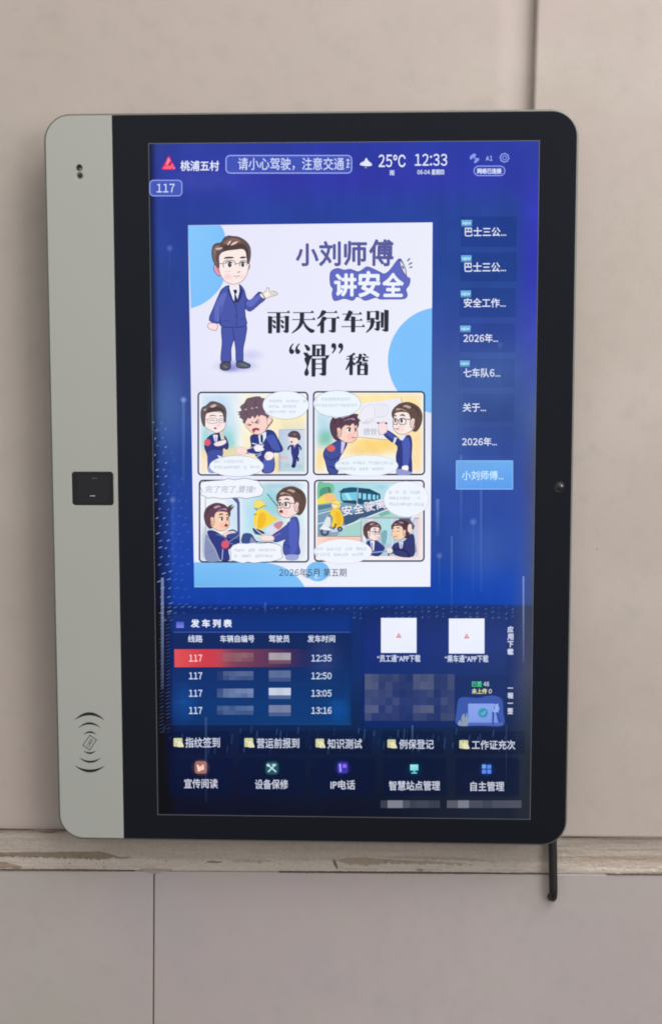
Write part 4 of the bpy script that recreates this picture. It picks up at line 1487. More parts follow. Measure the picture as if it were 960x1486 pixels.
# boy on the left
a.oblob([(236, 426), (290, 440), (286, 480), (240, 560), (226, 600), (220, 690), (150, 696), (120, 600), (104, 550), (120, 500), (160, 470)], (68, 82, 156), NAVYD, 5, 3)
a.poly([(248, 440), (280, 442), (262, 520), (244, 540)], (212, 206, 240)); a.line([(120, 560), (170, 590), (240, 560)], 5, NAVYD); a.line([(150, 640), (215, 656)], 6, NAVYD)
a.blob([(134, 496), (150, 466), (190, 478), (196, 506), (170, 522), (140, 512)], (226, 106, 96))
side_head(a, 278, 345, 106, 1, (92, 66, 84), (52, 34, 52), (252, 214, 202), False, 'calm', True)
bubble(a, 214, 142, 188, 106, tail=[(160, 236), (200, 258), (300, 232)], col=(236, 246, 255))
bubble(a, 448, 634, 250, 84, col=(238, 246, 255), line=(196, 208, 226))
for i, (n_, gp_) in enumerate(((11, (1,)), (13, ()))):
    a.smudge(36, 92 + i * 50, 26 * n_, 24, n_, (120, 128, 150), 30 + i, .45, gp_)
for i, (n_, gp_) in enumerate(((18, (4, 9)), (15, (6, 10)))):
    a.smudge(212, 600 + i * 46, 25 * n_, 25, n_, (112, 120, 146), 40 + i, .5, gp_)
a.T = ID
a.build('comic_panel', screen, label='comic panel with a man writing on a board while a boy bows')

# panel 3 -------------------------------------------------------------------
a = Art(P0 + .0008)
x0, y0, x1, y1 = 291, 698, 446, 814
watercolor(a, x0, y0, x1, y1, blend([
    (378, 750, 30, 44, (178, 222, 240), .95), (340, 750, 10, 30, (206, 228, 246), .9), (395, 730, 18, 26, (156, 212, 220), .9),
    (430, 770, 12, 44, (206, 232, 240), .9), (300, 790, 12, 24, (168, 180, 206), .9), (410, 704, 30, 5, (170, 200, 220), .8),
    (436, 790, 8, 20, (222, 226, 240), .8)], (238, 244, 250), x0, y0, x1, y1))
panel_frame(a, 289.8, 697, 447.3, 815)
a.T = Frame(280, 690, 5.647)
a.rect(100, 180, 108, 680, (186, 188, 208))
# windscreen pillar
a.poly([(320, 184), (368, 184), (384, 220), (386, 540), (366, 540), (362, 230)], (88, 96, 152)); a.line([(395, 200), (398, 545)], 8, (232, 238, 250), False)
a.line([(610, 150), (690, 250)], 7, (60, 80, 104), False)
# seat
a.blob([(104, 500), (130, 500), (190, 600), (230, 690), (104, 690)], (138, 148, 186)); a.line([(120, 510), (180, 600), (218, 690)], 4, (190, 196, 220)); a.line([(110, 640), (180, 610)], 3, (110, 120, 160))
# scooter rider in yellow cape
a.poly(smooth([(500, 400), (500, 330), (520, 290), (560, 270), (610, 290), (650, 330), (700, 350), (660, 380), (600, 420), (560, 440), (520, 430)], 4), (250, 216, 70))
a.blob([(520, 380), (560, 300), (600, 340), (580, 410), (540, 430)], (244, 190, 50)); a.line([(570, 300), (640, 340), (690, 352)], 5, (230, 200, 90)); a.line([(530, 330), (520, 420)], 5, (255, 240, 140))
a.oblob([(498, 245), (510, 212), (545, 198), (578, 215), (590, 245), (560, 262), (520, 266)], (248, 226, 110), (214, 190, 90), 3)
a.line([(506, 262), (524, 282), (530, 264)], 6, (80, 80, 80)); a.line([(546, 270), (580, 246), (600, 252)], 5, (120, 110, 70)); a.line([(500, 322), (520, 312)], 7, (90, 80, 80))
a.blob([(600, 430), (660, 400), (720, 400), (740, 430), (690, 470), (620, 470)], (222, 226, 240)); a.blob([(660, 400), (720, 372), (740, 392), (700, 440)], (206, 140, 150))
a.blob([(490, 430), (540, 440), (590, 470), (560, 486), (510, 474)], (70, 62, 70)); a.line([(500, 424), (556, 474), (590, 482)], 6, (240, 240, 250))
a.blob([(500, 440), (525, 450), (540, 478), (510, 478)], (60, 78, 140))
# dashboard
a.blob([(404, 490), (430, 470), (480, 478), (516, 530), (520, 552), (404, 552)], (64, 84, 140)); a.blob([(480, 500), (500, 505), (520, 545), (470, 550)], (142, 150, 196))
a.line([(480, 482), (516, 536), (620, 545), (700, 540)], 7, (48, 46, 64))
# wheel and driver
a.line([(280, 500), (290, 460), (330, 446), (365, 470), (372, 510)], 12, (56, 66, 120)); a.blob([(276, 490), (360, 470), (380, 540), (300, 540)], (64, 78, 140))
a.oblob([(120, 460), (170, 452), (240, 490), (300, 520), (372, 530), (380, 550), (330, 590), (290, 606), (300, 690), (230, 692), (190, 600), (150, 530)], NAVY, NAVYD, 5, 3)
a.line([(190, 480), (250, 500), (300, 550), (330, 560)], 4, (140, 156, 220)); a.line([(246, 600), (240, 690)], 6, (190, 200, 236)); a.line([(300, 540), (360, 500), (380, 480)], 5, (150, 166, 226))
a.blob([(234, 560), (250, 534), (280, 532), (296, 552), (290, 584), (262, 596), (240, 584)], (226, 90, 104))
a.oblob([(246, 480), (280, 462), (318, 452), (320, 464), (280, 484), (256, 494)], (252, 224, 214), (190, 130, 120), 3)
side_head(a, 206, 352, 100, 1, (98, 70, 88), (58, 38, 56), (252, 210, 184), False, 'open', False)
a.poly(smooth([(290, 250), (330, 236), (310, 262), (345, 246), (312, 288), (300, 322), (286, 290)], 2), (92, 64, 82))
# steering man on the right
a.oblob([(800, 350), (846, 338), (866, 380), (872, 460), (866, 560), (876, 640), (800, 664), (744, 640), (740, 560), (760, 520), (700, 540), (656, 528), (648, 492), (720, 440), (770, 400)], (72, 86, 170), NAVYD, 5, 3)
a.blob([(790, 380), (840, 360), (858, 460), (850, 600), (800, 640), (790, 520)], (84, 100, 190)); a.line([(744, 560), (790, 580), (800, 600)], 4, NAVYD); a.blob([(764, 650), (860, 650), (852, 690), (770, 690)], (160, 170, 216))
a.oblob([(556, 500), (600, 486), (652, 494), (664, 524), (600, 534), (560, 524)], (252, 226, 222), (190, 140, 140), 3); a.line([(500, 490), (560, 500)], 7, (250, 230, 230))
a.line([(660, 500), (720, 470)], 5, (190, 110, 140)); a.poly([(776, 366), (800, 346), (790, 380)], (230, 236, 255))
side_head(a, 798, 232, 112, -1, BR, BRD, (251, 226, 222), True, 'open')
# jagged bubbles
jag = [(60, 90), (66, 56), (110, 46), (180, 40), (250, 36), (290, 24), (340, 34), (430, 20), (480, 32), (540, 44), (556, 80), (582, 108), (576, 140), (556, 164), (500, 176), (440, 188),
       (380, 178), (300, 184), (240, 190), (170, 178), (120, 184), (96, 168), (60, 152), (80, 130)]
a.poly(jag, (242, 246, 255)); a.line(jag + [jag[0]], 4, (80, 84, 104), False)
a.text('完了完了,要撞!', (104, 82, 512, 142), (168, 172, 190), .002, shear=.15)
jag = [(306, 600), (330, 568), (380, 552), (440, 556), (500, 548), (560, 556), (620, 548), (690, 560), (728, 580), (724, 620), (736, 668), (700, 690), (640, 704), (570, 706), (500, 716), (450, 706), (410, 718),
       (360, 704), (310, 690), (312, 650)]
a.poly(jag, (242, 246, 255)); a.line(jag + [jag[0]], 4, (100, 104, 124), False)
for i, (n_, gp_) in enumerate(((12, (3, 6)), (11, (1, 5)))):
    a.smudge(336, 598 + i * 46, 29 * n_, 24, n_, (120, 126, 156), 50 + i, .5, gp_)
a.T = ID
a.build('comic_panel', screen, label='comic panel with a driver and a rider in a yellow cape')

# panel 4 -------------------------------------------------------------------
a = Art(P0 + .0008)
x0, y0, x1, y1 = 457, 698, 613, 812.5
watercolor(a, x0, y0, x1, y1, blend([
    (498, 784, 40, 7, (250, 188, 160), .9), (463, 780, 4, 20, (252, 214, 200), .8), (590, 808, 30, 3, (244, 214, 206), .8), (608, 770, 4, 40, (246, 216, 208), .9)],
    (250, 244, 244), x0, y0, x1, y1, 2.5))
panel_frame(a, 456.5, 697, 614.6, 813.8)
a.T = Frame(450, 690, 5.486)
a.rect(58, 56, 820, 482, [(150, 216, 226), (190, 232, 244), (176, 214, 208), (170, 196, 206)])
a.blob([(60, 60), (120, 56), (180, 70), (190, 110), (170, 170), (110, 200), (62, 220)], (120, 196, 160)); a.blob([(80, 110), (150, 90), (170, 150), (130, 200), (84, 190)], (84, 156, 130))
a.line([(150, 90), (160, 200)], 10, (96, 92, 84)); a.soft(700, 90, 120, 50, (228, 242, 250), .9); a.soft(560, 90, 80, 30, (160, 206, 230), .7)
a.blob([(60, 190), (110, 150), (160, 140), (196, 160), (200, 200), (110, 224), (62, 226)], (240, 210, 120)); a.blob([(110, 160), (150, 138), (192, 150), (190, 196), (140, 200)], (250, 196, 130))
a.blob([(60, 190), (100, 180), (120, 210), (62, 226)], (240, 226, 90))
# road
a.poly([(60, 230), (200, 214), (420, 220), (600, 250), (640, 262), (270, 412), (230, 480), (60, 480)], (120, 158, 184))
a.poly([(250, 330), (560, 220), (640, 258), (280, 400)], (66, 92, 130)); a.poly([(60, 240), (180, 226), (180, 262), (60, 280)], (86, 130, 150))
a.poly([(280, 412), (640, 262), (700, 300), (700, 334), (404, 334), (404, 480), (210, 480)], (168, 214, 206)); a.poly([(540, 300), (600, 266), (640, 300), (560, 330)], (128, 184, 176))
a.line([(262, 408), (640, 258)], 8, (238, 244, 250), False); a.line([(60, 306), (230, 262)], 6, (226, 238, 246), False); a.line([(60, 384), (150, 360)], 6, (226, 238, 246), False); a.line([(60, 282), (220, 246)], 4, (200, 220, 234), False)
# bus
a.poly([(236, 130), (262, 100), (320, 92), (372, 94), (470, 104), (556, 146), (560, 186), (420, 226), (370, 228), (262, 214), (244, 196)], (36, 86, 116))
a.poly([(246, 140), (372, 130), (368, 206), (256, 204)], (120, 206, 232)); a.poly([(270, 140), (300, 136), (340, 206), (310, 206)], (172, 230, 244)); a.poly([(250, 196), (366, 196), (362, 222), (266, 216)], (48, 74, 96))
a.poly([(384, 120), (470, 110), (556, 150), (556, 160), (470, 124), (384, 132)], (30, 66, 92))
for (u0, u1, t0, t1) in ((384, 404, 136, 180), (418, 444, 142, 190), (458, 482, 146, 190), (496, 516, 150, 190), (528, 542, 154, 186)):
    a.poly([(u0, t0), (u1, t0 + 2), (u1, t1 + 1), (u0, t1)], (150, 218, 240))
a.line([(378, 96), (376, 150), (372, 226)], 4, (220, 238, 246)); a.line([(224, 128), (262, 112)], 5, (30, 60, 84))
a.line([(262, 104), (320, 94), (372, 96)], 5, (60, 110, 138))
# rider
a.oblob([(160, 300), (176, 262), (222, 258), (246, 290), (264, 340), (256, 392), (226, 412), (186, 410), (166, 396), (180, 340)], (246, 208, 64), (196, 160, 60), 4)
a.blob([(200, 290), (236, 300), (250, 360), (220, 400), (206, 350)], (240, 190, 50)); a.line([(176, 300), (150, 322), (134, 318)], 12, (242, 214, 110)); a.line([(140, 322), (166, 316)], 8, (60, 60, 70))
a.oblob([(170, 236), (178, 206), (210, 194), (236, 212), (240, 244), (214, 260), (184, 258)], (250, 228, 120), (200, 176, 90), 4); a.blob([(182, 232), (206, 226), (214, 246), (196, 262), (182, 252)], (250, 226, 208)); a.line([(176, 222), (236, 234)], 4, (180, 150, 80))
a.oblob([(108, 372), (130, 330), (160, 336), (160, 400), (130, 410), (90, 412)], (226, 230, 240), (150, 160, 190), 3); a.ell(116, 448, 36, 34, (70, 84, 110)); a.ell(116, 448, 16, 15, (150, 160, 184))
a.blob([(76, 420), (110, 400), (160, 420), (150, 436), (100, 430)], (236, 240, 248)); a.blob([(160, 430), (220, 410), (270, 396), (282, 410), (240, 436), (180, 452)], (206, 214, 230)); a.ell(236, 424, 22, 20, (70, 76, 96)); a.ell(236, 424, 9, 8, (150, 156, 176))
a.line([(150, 450), (180, 470), (260, 440)], 5, (176, 196, 216)); a.line([(204, 380), (196, 410), (180, 426)], 12, (90, 60, 50))
# slanted wording on the road
a.T = Frame(450, 690, 5.486)
for k, (ch, bx) in enumerate((('安', (254, 238, 336, 318)), ('全', (344, 222, 424, 302)), ('驶', (430, 204, 512, 284)), ('离', (522, 186, 604, 266)))):
    a.text(ch, bx, (60, 50, 84), .05, rot=-.16)
    a.text(ch, (bx[0] - 1, bx[1] - 1, bx[2] - 1, bx[3] - 1), (244, 240, 252), .022, rot=-.16)
a.line([(58, 56), (820, 56)], 3, (120, 150, 160), False); a.line([(58, 484), (404, 484)], 4, (120, 96, 96), False)
# inset: two men at the wheel
a.rect(406, 336, 862, 640, [(196, 216, 224), (198, 208, 222), (190, 214, 226), (170, 196, 216)])
a.line([(404, 640), (404, 336), (862, 336)], 4, (76, 70, 90), False)
a.poly([(410, 430), (470, 350), (500, 342), (410, 470)], (234, 226, 226)); a.poly([(560, 350), (640, 346), (640, 540), (566, 540)], (178, 224, 228)); a.blob([(566, 450), (610, 440), (600, 540), (570, 540)], (130, 176, 186))
a.line([(650, 342), (652, 600)], 8, (220, 232, 246), False); a.poly([(700, 340), (790, 340), (830, 400), (820, 430), (740, 380)], (96, 86, 112)); a.rect(826, 410, 846, 620, (206, 216, 232)); a.rect(838, 540, 852, 610, (70, 76, 90))
a.poly([(830, 360), (862, 350), (862, 640), (846, 640)], (222, 214, 226))
a.oblob([(450, 530), (484, 516), (524, 516), (570, 550), (590, 580), (540, 640), (460, 612)], NAVY, (34, 36, 84), 4, 3); a.poly([(476, 518), (512, 516), (506, 596), (490, 600)], (232, 236, 255)); a.line([(490, 530), (494, 596)], 7, (50, 52, 96), False)
a.blob([(420, 480), (440, 480), (440, 530), (424, 530)], (240, 240, 248))
side_head(a, 496, 448, 66, 1, (98, 70, 74), (52, 36, 46), (252, 232, 228), True, 'calm')
a.oblob([(660, 550), (700, 530), (750, 520), (790, 470), (820, 470), (830, 530), (820, 640), (700, 640), (650, 600)], (56, 60, 120), (34, 36, 84), 4, 3); a.poly([(704, 528), (740, 526), (730, 576), (714, 580)], (226, 230, 255)); a.line([(720, 536), (722, 574)], 6, (60, 62, 110), False)
side_head(a, 716, 440, 70, -1, (84, 60, 74), (50, 34, 50), (252, 216, 186), False, 'shut_eyes')
a.blob([(780, 390), (806, 392), (800, 450), (776, 440)], (250, 222, 208))
a.line([(620, 636), (640, 600), (700, 584), (760, 600), (790, 640)], 12, (40, 44, 70)); a.line([(640, 622), (700, 606), (760, 624)], 8, (60, 68, 104)); a.blob([(610, 580), (640, 575), (656, 600), (620, 616)], (240, 226, 228)); a.line([(480, 612), (610, 600)], 10, (150, 170, 206))
bubble(a, 764, 186, 178, 142, tail=[(800, 366), (812, 318), (836, 318)], line=(206, 198, 220))
bubble(a, 260, 602, 228, 98, line=(236, 206, 214))
for i, (n_, gp_) in enumerate(((9, (1, 3, 5)), (9, (6, 7)), (10, ()))):
    a.smudge(624, 118 + i * 48, 28 * n_, 26, n_, (122, 126, 150), 60 + i, .5, gp_)
for i, (n_, gp_) in enumerate(((14, (2, 7, 10)), (13, (4, 9)))):
    a.smudge(44, 568 + i * 46, 29 * n_, 26, n_, (122, 128, 150), 70 + i, .5, gp_)
a.T = ID
a.build('comic_panel', screen, label='comic panel with a bus, a rider and two men at the wheel')

# departures table ------------------------------------------------------------
a = Art(B)


def panel_col(rows, cols_u):
    V0 = np.array([q[0] for q in rows], float)
    K = np.array([q[1:] for q in rows], float)

    def fn(U, V):
        out = np.zeros(U.shape + (4,))
        for ch in range(3):
            l_ = np.interp(V, V0, K[:, 0, ch])
            r_ = np.interp(V, V0, K[:, 1, ch])
            t = np.clip((U - cols_u[0]) / (cols_u[1] - cols_u[0]), 0, 1)
            out[..., ch] = l_ * (1 - t) + r_ * t
        e = np.minimum.reduce([(U - cols_u[0]) / 7 + .15, (cols_u[1] - U) / 7 + .15])
        out[..., 3] = np.clip(e, 0, .96)
        return out
    return fn


a.grid([(247, 890), (512, 890), (510, 1052), (248, 1052)], 60, 50, panel_col([
    (890, (28, 50, 116), (14, 52, 124)), (914, (30, 54, 128), (12, 56, 138)), (919, (25, 44, 100), (20, 44, 94)), (945, (24, 42, 94), (26, 44, 94)),
    (985, (26, 52, 112), (22, 54, 110)), (1030, (22, 58, 118), (14, 64, 122)), (1050, (18, 50, 104), (10, 66, 126)), (1052, (22, 56, 114), (18, 76, 138))], (247, 511)))
a.soft(470, 955, 34, 46, (60, 76, 130), .5)
a.soft(490, 1030, 22, 24, (24, 94, 176), .6)
a.soft(268, 1020, 26, 40, (34, 88, 166), .5)
a.line([(252, 917.2), (508, 917.2)], 1.0, (70, 100, 180), False)
a.rect(256, 902.3, 266.8, 911, [(84, 92, 200), (84, 92, 200), (120, 136, 232), (120, 136, 232)])
a.text('发 车 列 表', (277, 898.5, 336.5, 910.5), WHITE, .045)
for (t, bx) in (('线路', (273, 921.5, 294, 932)), ('车辆自编号', (319.5, 921.5, 369, 932)), ('驾驶员', (390, 921.5, 420, 932)), ('发车时间', (446, 921.5, 486, 932))):
    a.text(t, bx, (216, 226, 246), .02)
departures = a.build('departure_table', screen)
for i, (cy, tm) in enumerate(((955, '12:35'), (980.7, '12:50'), (1006, '13:05'), (1031, '13:16'))):
    a = Art(B + .0004)
    a.rect(254, cy - 9.5, 500, cy + 9.5, (26, 54, 118, .2))
    if i == 0:
        a.grid([(253, 942), (458, 941.5), (456, 967.5), (253.5, 968)], 30, 5, lambda U, V: np.stack([
            np.interp(U, [253, 275, 315, 340, 458], [226, 218, 200, 128, 70]), np.interp(U, [253, 300, 325, 458], [84, 62, 70, 46]),
            np.interp(U, [253, 300, 330, 458], [88, 74, 90, 84]), np.interp(U, [253, 320, 400, 458], [1, 1, .8, 0])], -1))
    a.text('117', (274.4, cy - 5.2, 293.6, cy + 4.8), (250, 210, 214) if i == 0 else (206, 222, 248), .02)
    a.text(tm, (451.6, cy - 5.2, 481, cy + 4.8), (206, 220, 240), .02)
    # withheld vehicle number and driver name: blurred blocks on the screen
    rr_ = random.Random(90 + i)
    tone = [(150, 108, 116), (96, 116, 156), (128, 148, 190), (104, 128, 170)][i]
    br = [(176, 168, 178), (130, 152, 190), (206, 214, 232), (150, 158, 190)][i]
    for k in range(6):
        for j in range(2):
            al = .30 + .35 * rr_.random() + (.2 if k in (3, 4, 5) and j == 0 else 0) - (.25 if k == 0 else 0)
            a.rect(315 + k * 8.8, cy - 8 + j * 7 + (1 if i else 0), 315 + (k + 1) * 8.8, cy - 1 + j * 6 + (1 if i else 0), (*tone, max(.1, min(.85, al))))
    for k in range(3):
        a.rect(390 + k * 10.6, cy - 8, 390 + (k + 1) * 10.6, cy + 2.6, (*br, [.9, .45, .95, .6][i] * (1 - .08 * (k == 1))))
        a.rect(390 + k * 10.6, cy + 2.6, 390 + (k + 1) * 10.6, cy + 8, (*tone, .42))
    a.build('table_row', screen, label='red highlighted table row' if i == 0 else None)

# app cards -------------------------------------------------------------------
a = Art(B)
a.grid([(523, 886), (738, 886), (737, 978), (523, 978)], 40, 20, panel_col([(886, (26, 44, 104), (38, 56, 112)), (930, (28, 48, 122), (44, 62, 128)), (978, (24, 48, 118), (38, 58, 112))], (523, 738)))
a.build('app_card', screen, label='upper card with two blank white squares')
for (x0, y0, x1, y1, cap, cb) in ((552.5, 896.5, 604, 947.2, '“员工通”APP下载', (547, 950, 609.5, 960.5)), (650.8, 897.4, 702.4, 948.2, '“乘车通”APP下载', (645, 950.4, 708, 961))):
    a = Art(B + .0003)
    a.rect(x0, y0, x1, y1, [(236, 240, 255), (240, 244, 255), (232, 238, 255), (236, 240, 255)])
    cx, cy = (x0 + x1) / 2, (y0 + y1) / 2
    a.poly([(cx - 4, cy + 3.4), (cx, cy - 4), (cx + 4, cy + 3.4)], (226, 120, 132)); a.poly([(cx - 1.5, cy + 1.6), (cx, cy - 1.2), (cx + 1.6, cy + 1.6)], (240, 220, 230))
    a.text(cap, cb, (216, 226, 248), .02)
    a.build('download_square', screen)
a = Art(B + .0002)
for k, ch in enumerate('应用下载'):
    a.text(ch, (735.6, 908.5 + k * 10.8, 744.4, 917.8 + k * 10.8), (214, 220, 244), .04)
a.build('side_tab', screen)
a = Art(B + .0002)
a.rect(736, 997.6, 743.8, 999, (206, 212, 232)); a.text('程', (735.8, 1005, 744.2, 1013.5), (214, 220, 240), .04)
a.rect(736, 1019.6, 743.8, 1021, (206, 212, 232)); a.text('签', (735.6, 1027, 744, 1036), (214, 220, 240), .04)
a.build('side_tab', screen)
a = Art(B)
a.grid([(525, 982), (738, 982), (736, 1056), (524, 1056)], 40, 20, panel_col([(982, (22, 44, 100), (38, 54, 104)), (1020, (22, 48, 116), (36, 54, 108)), (1056, (18, 42, 104), (34, 48, 92))], (524, 737)))
rr_ = random.Random(5)
for k in range(13):
    for j in range(6):
        al = .08 + .16 * rr_.random() + (.20 if (k in (0, 1, 7, 8, 9) and j in (0, 1, 4)) else 0)
        if k in (5, 6) or k == 10:
            al *= .35
        a.rect(529 + k * 10, 978 + j * 11.3, 529 + (k + 1) * 10, 978 + (j + 1) * 11.3, (124, 130, 150, al))
a.text('已签', (684, 988.3, 698.8, 996.3), (90, 216, 140), .03); a.text('48', (701, 989, 709, 995.8), (196, 222, 232), .02)
a.text('未上传', (684, 999, 706, 1006.8), (226, 226, 150), .03); a.text('0', (708.4, 999.6, 713, 1006.2), (220, 226, 220), .02)
a.T = Frame(660, 985, 9.6)
a.blob([(30, 640), (20, 440), (60, 270), (200, 256), (330, 262), (450, 236), (560, 236), (650, 290), (668, 460), (664, 646), (350, 650)], (64, 90, 172))
a.blob([(48, 648), (44, 600), (66, 572), (96, 610), (84, 548), (120, 480), (140, 540), (160, 470), (178, 560), (176, 648)], (140, 156, 176))
a.rect(180, 344, 600, 612, [(140, 166, 236), (140, 166, 236), (120, 148, 226), (130, 156, 232)])
a.rect(180, 608, 660, 648, (84, 108, 190))
a.ell(388, 474, 70, 68, (64, 148, 186)); a.line([(358, 474), (382, 496), (420, 448)], 12, (150, 206, 226), False)
a.poly([(515, 456), (545, 456), (534, 640), (512, 640)], (54, 80, 160)); a.poly([(590, 456), (560, 456), (600, 610), (634, 604)], (54, 80, 160))
a.blob([(540, 350), (580, 350), (612, 410), (590, 460), (530, 456)], (150, 178, 236)); a.ell(562, 338, 16, 18, (60, 84, 160)); a.line([(548, 370), (540, 430)], 12, (74, 100, 180))
a.T = ID
a.build('app_card', screen, label='lower card with a blue drawing of a board with a tick')

# function buttons ------------------------------------------------------------
FB = [('指纹签到', (269, 1070, 319, 1084.8), (252, 1071, 267, 1083.3)), ('营运前报到', (372.5, 1071, 434, 1085.6), (354.6, 1071, 369.4, 1083.8)),
      ('知识测试', (475, 1072, 525, 1086.4), (457.8, 1072, 472.2, 1084.4)), ('例保登记', (579, 1073, 629, 1086.8), (561.8, 1073, 576, 1085)),
      ('工作证充次', (684, 1074, 747, 1087.6), (666, 1074, 681, 1086))]
for (t, bx, ic) in FB:
    a = Art(B)
    a.rrect(ic[0] - 8, 1061, bx[2] + 14, 1094, 3, [(18, 26, 52, .35)] * 24)
    a.rrect(ic[0], ic[1], ic[2] - 2.2, ic[3], 1.5, [(206, 206, 156)] * 24)
    a.line([(ic[0] + 3, ic[1] + 3.4), (ic[0] + 6, ic[1] + 7), (ic[0] + 9, ic[1] + 3.6)], 1.4, (240, 240, 226), False)
    a.blob([(ic[0] + 5, ic[3]), (ic[0] + 7, ic[1] + 6), (ic[2] - 3, ic[1] + 6), (ic[2] - .5, ic[3] - 1), (ic[2] - 1, ic[3] + .6)], (232, 226, 190))
    a.text(t, bx, (206, 212, 232), .016)
    a.build('function_button', screen)
FB2 = [('宣传阅读', (267.3, 1130, 316, 1144), (291.5, 1113.5), (150, 104, 96)), ('设备保修', (370, 1131, 418, 1145), (394.5, 1114.5), (40, 84, 92)),
       ('IP电话', (479.5, 1132, 515, 1145.6), (496.5, 1114), (58, 52, 160)), ('智慧站点管理', (564, 1133, 638, 1147), (600.8, 1115.4), (22, 66, 92)),
       ('自主管理', (682, 1134, 731, 1148), (705.8, 1116.2), (34, 64, 140))]
for i, (t, bx, (cx, cy), bc) in enumerate(FB2):
    a = Art(B)
    a.rrect(cx - 45, 1100, cx + 47, 1155, 3, [(20, 30, 62, .5)] * 24)
    a.soft(cx, cy, 15, 14, bc, .75)
    if i == 0:
        a.rrect(cx - 8.5, cy - 9, cx + 8.5, cy + 9, 3.5, [(164, 112, 104)] * 24)
        a.poly([(cx - 5, cy - 4), (cx - 1, cy - 1), (cx + 4, cy - 5), (cx + 5, cy + 3), (cx - 4, cy + 6)], (250, 206, 186)); a.line([(cx - 5, cy - 4), (cx - 3, cy + 6)], 1.6, (255, 236, 226), False)
    elif i == 1:
        a.rrect(cx - 9, cy - 9, cx + 9, cy + 9, 3.5, [(42, 88, 96)] * 24)
        a.line([(cx - 5, cy - 4), (cx + 6, cy + 5.5)], 2.0, (186, 226, 230), False); a.line([(cx + 5, cy - 5), (cx - 5.5, cy + 5.5)], 2.0, (186, 226, 230), False); a.ell(cx - 5.4, cy - 4.2, 2.4, 2.0, (186, 226, 230)); a.ell(cx + 3, cy - 4.6, 3.4, 1.4, (186, 226, 230))
    elif i == 2:
        a.rrect(cx - 7, cy - 8, cx + 8, cy + 8, 3, [(64, 54, 176)] * 24)
        a.poly([(cx - 5, cy - 5), (cx - 2, cy - 6), (cx - 1, cy + 6), (cx - 4, cy + 6)], (160, 150, 240)); a.rect(cx + .5, cy - 5, cx + 6, cy, (140, 110, 240))
    elif i == 3:
        a.rect(cx - 6, cy - 6, cx + 5.6, cy + 2.6, [(170, 240, 240), (150, 230, 236), (110, 210, 226), (130, 220, 232)]); a.rect(cx - 1.2, cy + 2.6, cx + 1, cy + 5.6, (110, 200, 214)); a.rect(cx - 4.4, cy + 5.4, cx + 4, cy + 7, (120, 210, 222))
    else:
        for (dx, dy, c_) in ((-4, -4, (110, 160, 240)), (3.4, -3.6, (90, 140, 240)), (-4, 3.4, (90, 140, 235)), (3.4, 3.4, (90, 140, 235))):
            a.rrect(cx + dx - 3, cy + dy - 3, cx + dx + 3, cy + dy + 3, 1.2, [(*c_,)] * 24)
    a.text(t, bx, (206, 210, 228), .016)
    a.build('function_button', screen)
a = Art(B)
rr_ = random.Random(8)
for (u0, u1, c_, al) in ((552, 562, (110, 116, 130), .25), (562, 584, (140, 142, 156), .8), (584, 594, (100, 104, 120), .6), (594, 603, (84, 88, 104), .5), (603, 622, (92, 96, 112), .5), (622, 638, (84, 88, 104), .45),
                         (648, 664, (104, 106, 120), .7), (664, 680, (140, 142, 156), .75), (680, 700, (96, 100, 116), .55), (700, 714, (88, 92, 108), .5), (714, 734, (96, 98, 114), .6), (734, 756, (98, 100, 116), .6)):
    a.rect(u0, 1161.4, u1, 1172.4, (*c_, al))
a.build('version_line', screen)


# ------------------------------------------------------------------ card reader mark printed on the silver strip
def printed(name, shapes, parent, y=-0.00012, mat=M_PRINT):
    v, f = [], []
    for s_ in shapes:
        n0 = len(v)
        pts = s_ if area2(s_) > 0 else s_[::-1]
        x, z = on_plane([p[0] for p in pts], [p[1] for p in pts])
        v += [(float(i), y, float(j)) for i, j in zip(x, z)]
        f.append(tuple(range(n0, n0 + len(pts)))[::-1])
    me = bpy.data.meshes.new(name)
    me.from_pydata(v, [], f)
    return link(name, me, mat, parent)


F = Frame(60, 1000, 5.333)


def arc(xa, xb, ye, yo, yi):
    """crescent: ends at (xa, ye), (xb, ye), outer apex yo, inner apex yi"""
    cx = (xa + xb) / 2
    o = [(cx + (xb - xa) / 2 * t, ye + (yo - ye) * (1 - t * t)) for t in np.linspace(-1, 1, 22)]
    i = [(cx + (xb - xa) / 2 * t, ye + (yi - ye) * (1 - t * t)) for t in np.linspace(1, -1, 22)][1:-1]
    return F([(float(p[0]), float(p[1])) for p in o + i])


printed('contactless_mark', [arc(252, 492, 244, 180, 204), arc(284, 460, 302, 258, 274), arc(324, 428, 355, 327, 340),
                             arc(326, 424, 476, 503, 490), arc(290, 466, 528, 572, 556), arc(258, 494, 592, 646, 624)], disp)


def outline(pts, w):
    q = np.array(pts + [pts[0]], float)
    out = []
    for i in range(len(q) - 1):
        d = q[i + 1] - q[i]
        L = np.hypot(*d)
        d = d / L
        nrm = np.array([-d[1], d[0]]) * w / 2
        out.append([tuple(q[i] + nrm - d * w / 2), tuple(q[i + 1] + nrm + d * w / 2), tuple(q[i + 1] - nrm + d * w / 2), tuple(q[i] - nrm - d * w / 2)])
    return out


card = [F(s_) for s_ in outline([(376, 358), (427, 394), (374, 472), (322, 436)], 5)]
card[1] = [p for p in card[1]]
cm = printed('card_symbol', card[:1] + card[2:3], disp)
printed('card_symbol_side', card[1:2] + card[3:4], cm, y=-0.00016)
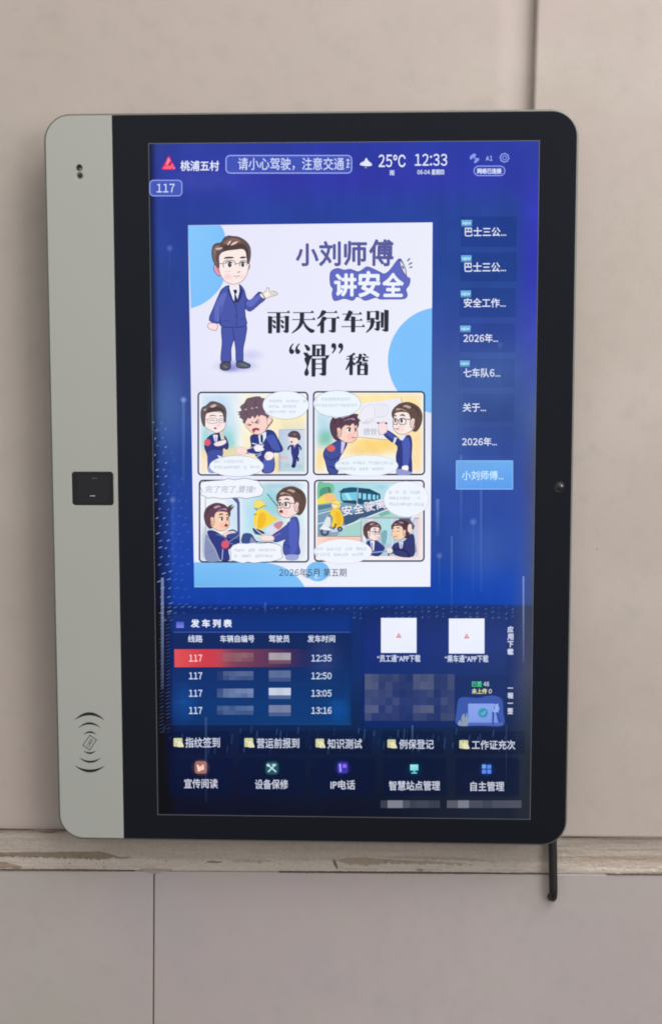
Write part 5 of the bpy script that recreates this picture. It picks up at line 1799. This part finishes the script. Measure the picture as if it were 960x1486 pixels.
# lettering CARD, tilted
c = bpy.data.curves.new('card', 'FONT')
c.body = 'CARD'
c.resolution_u = 2
o = bpy.data.objects.new('card', c)
m = o.to_mesh()
P = np.array([v.co[:2] for v in m.vertices], float)
fs = [tuple(p.vertices) for p in m.polygons]
o.to_mesh_clear()
bpy.data.objects.remove(o)
P = (P - P.min(0)) / (P.max(0) - P.min(0)) - .5
ang = math.radians(-57)
U = P[:, 0] * 66
V = -P[:, 1] * 26
uu = 376 + U * math.cos(ang) - V * math.sin(ang)
vv = 416 + U * math.sin(ang) + V * math.cos(ang)
x, z = on_plane(60 + uu / 5.333, 1000 + vv / 5.333)
me = bpy.data.meshes.new('card_lettering')
me.from_pydata([(float(p), -0.00014, float(q)) for p, q in zip(x, z)], [], fs)
link('card_lettering', me, M_PRINT, cm)

# ------------------------------------------------------------------ power cable behind the lower right corner
cab = thing('power_cable', 'short black cable hanging below the display near its lower right corner', 'cable', (0.2262, 0.0402, -0.44))


def tube(name, path, r, mat, parent, n=16):
    P = np.array(smooth(path, 8, False), float) if False else np.array(path, float)
    # dense catmull-rom in 3d
    out = []
    for i in range(len(P) - 1):
        p0, p1, p2, p3 = P[max(i - 1, 0)], P[i], P[i + 1], P[min(i + 2, len(P) - 1)]
        for k in range(8):
            t = k / 8
            out.append(0.5 * ((2 * p1) + (-p0 + p2) * t + (2 * p0 - 5 * p1 + 4 * p2 - p3) * t * t + (-p0 + 3 * p1 - 3 * p2 + p3) * t ** 3))
    out.append(P[-1])
    Q = np.array(out)
    T = np.gradient(Q, axis=0)
    T /= np.linalg.norm(T, axis=1)[:, None]
    v, f = [], []
    side = np.array([1.0, 0, 0])
    for i in range(len(Q)):
        s_ = side - T[i] * side.dot(T[i])
        s_ /= np.linalg.norm(s_)
        u_ = np.cross(T[i], s_)
        for j in range(n):
            a_ = 2 * math.pi * j / n
            v.append(tuple(Q[i] + r * (math.cos(a_) * s_ + math.sin(a_) * u_)))
    for i in range(len(Q) - 1):
        for j in range(n):
            f.append((i * n + j, i * n + (j + 1) % n, (i + 1) * n + (j + 1) % n, (i + 1) * n + j))
    f.append(tuple(range(n)))
    me = bpy.data.meshes.new(name)
    me.from_pydata(v, [], f)
    return link(name, me, mat, parent, smooth=True)


tube('cable_sheath', [(-0.004, 0.0, 0.10), (-0.001, 0.0, 0.06), (0.0, -0.003, 0.02), (0.0005, -0.0035, 0.000), (0.0006, -0.0005, -0.0075), (0.0006, 0.0055, -0.0105), (0.0006, 0.016, -0.0105)],
     0.0046, M_CABLE, cab)
ring('wall_grommet', (0.0006, -0.0105), 0.0048, 0.0005, WT - 0.0402, M_CUP, cab)
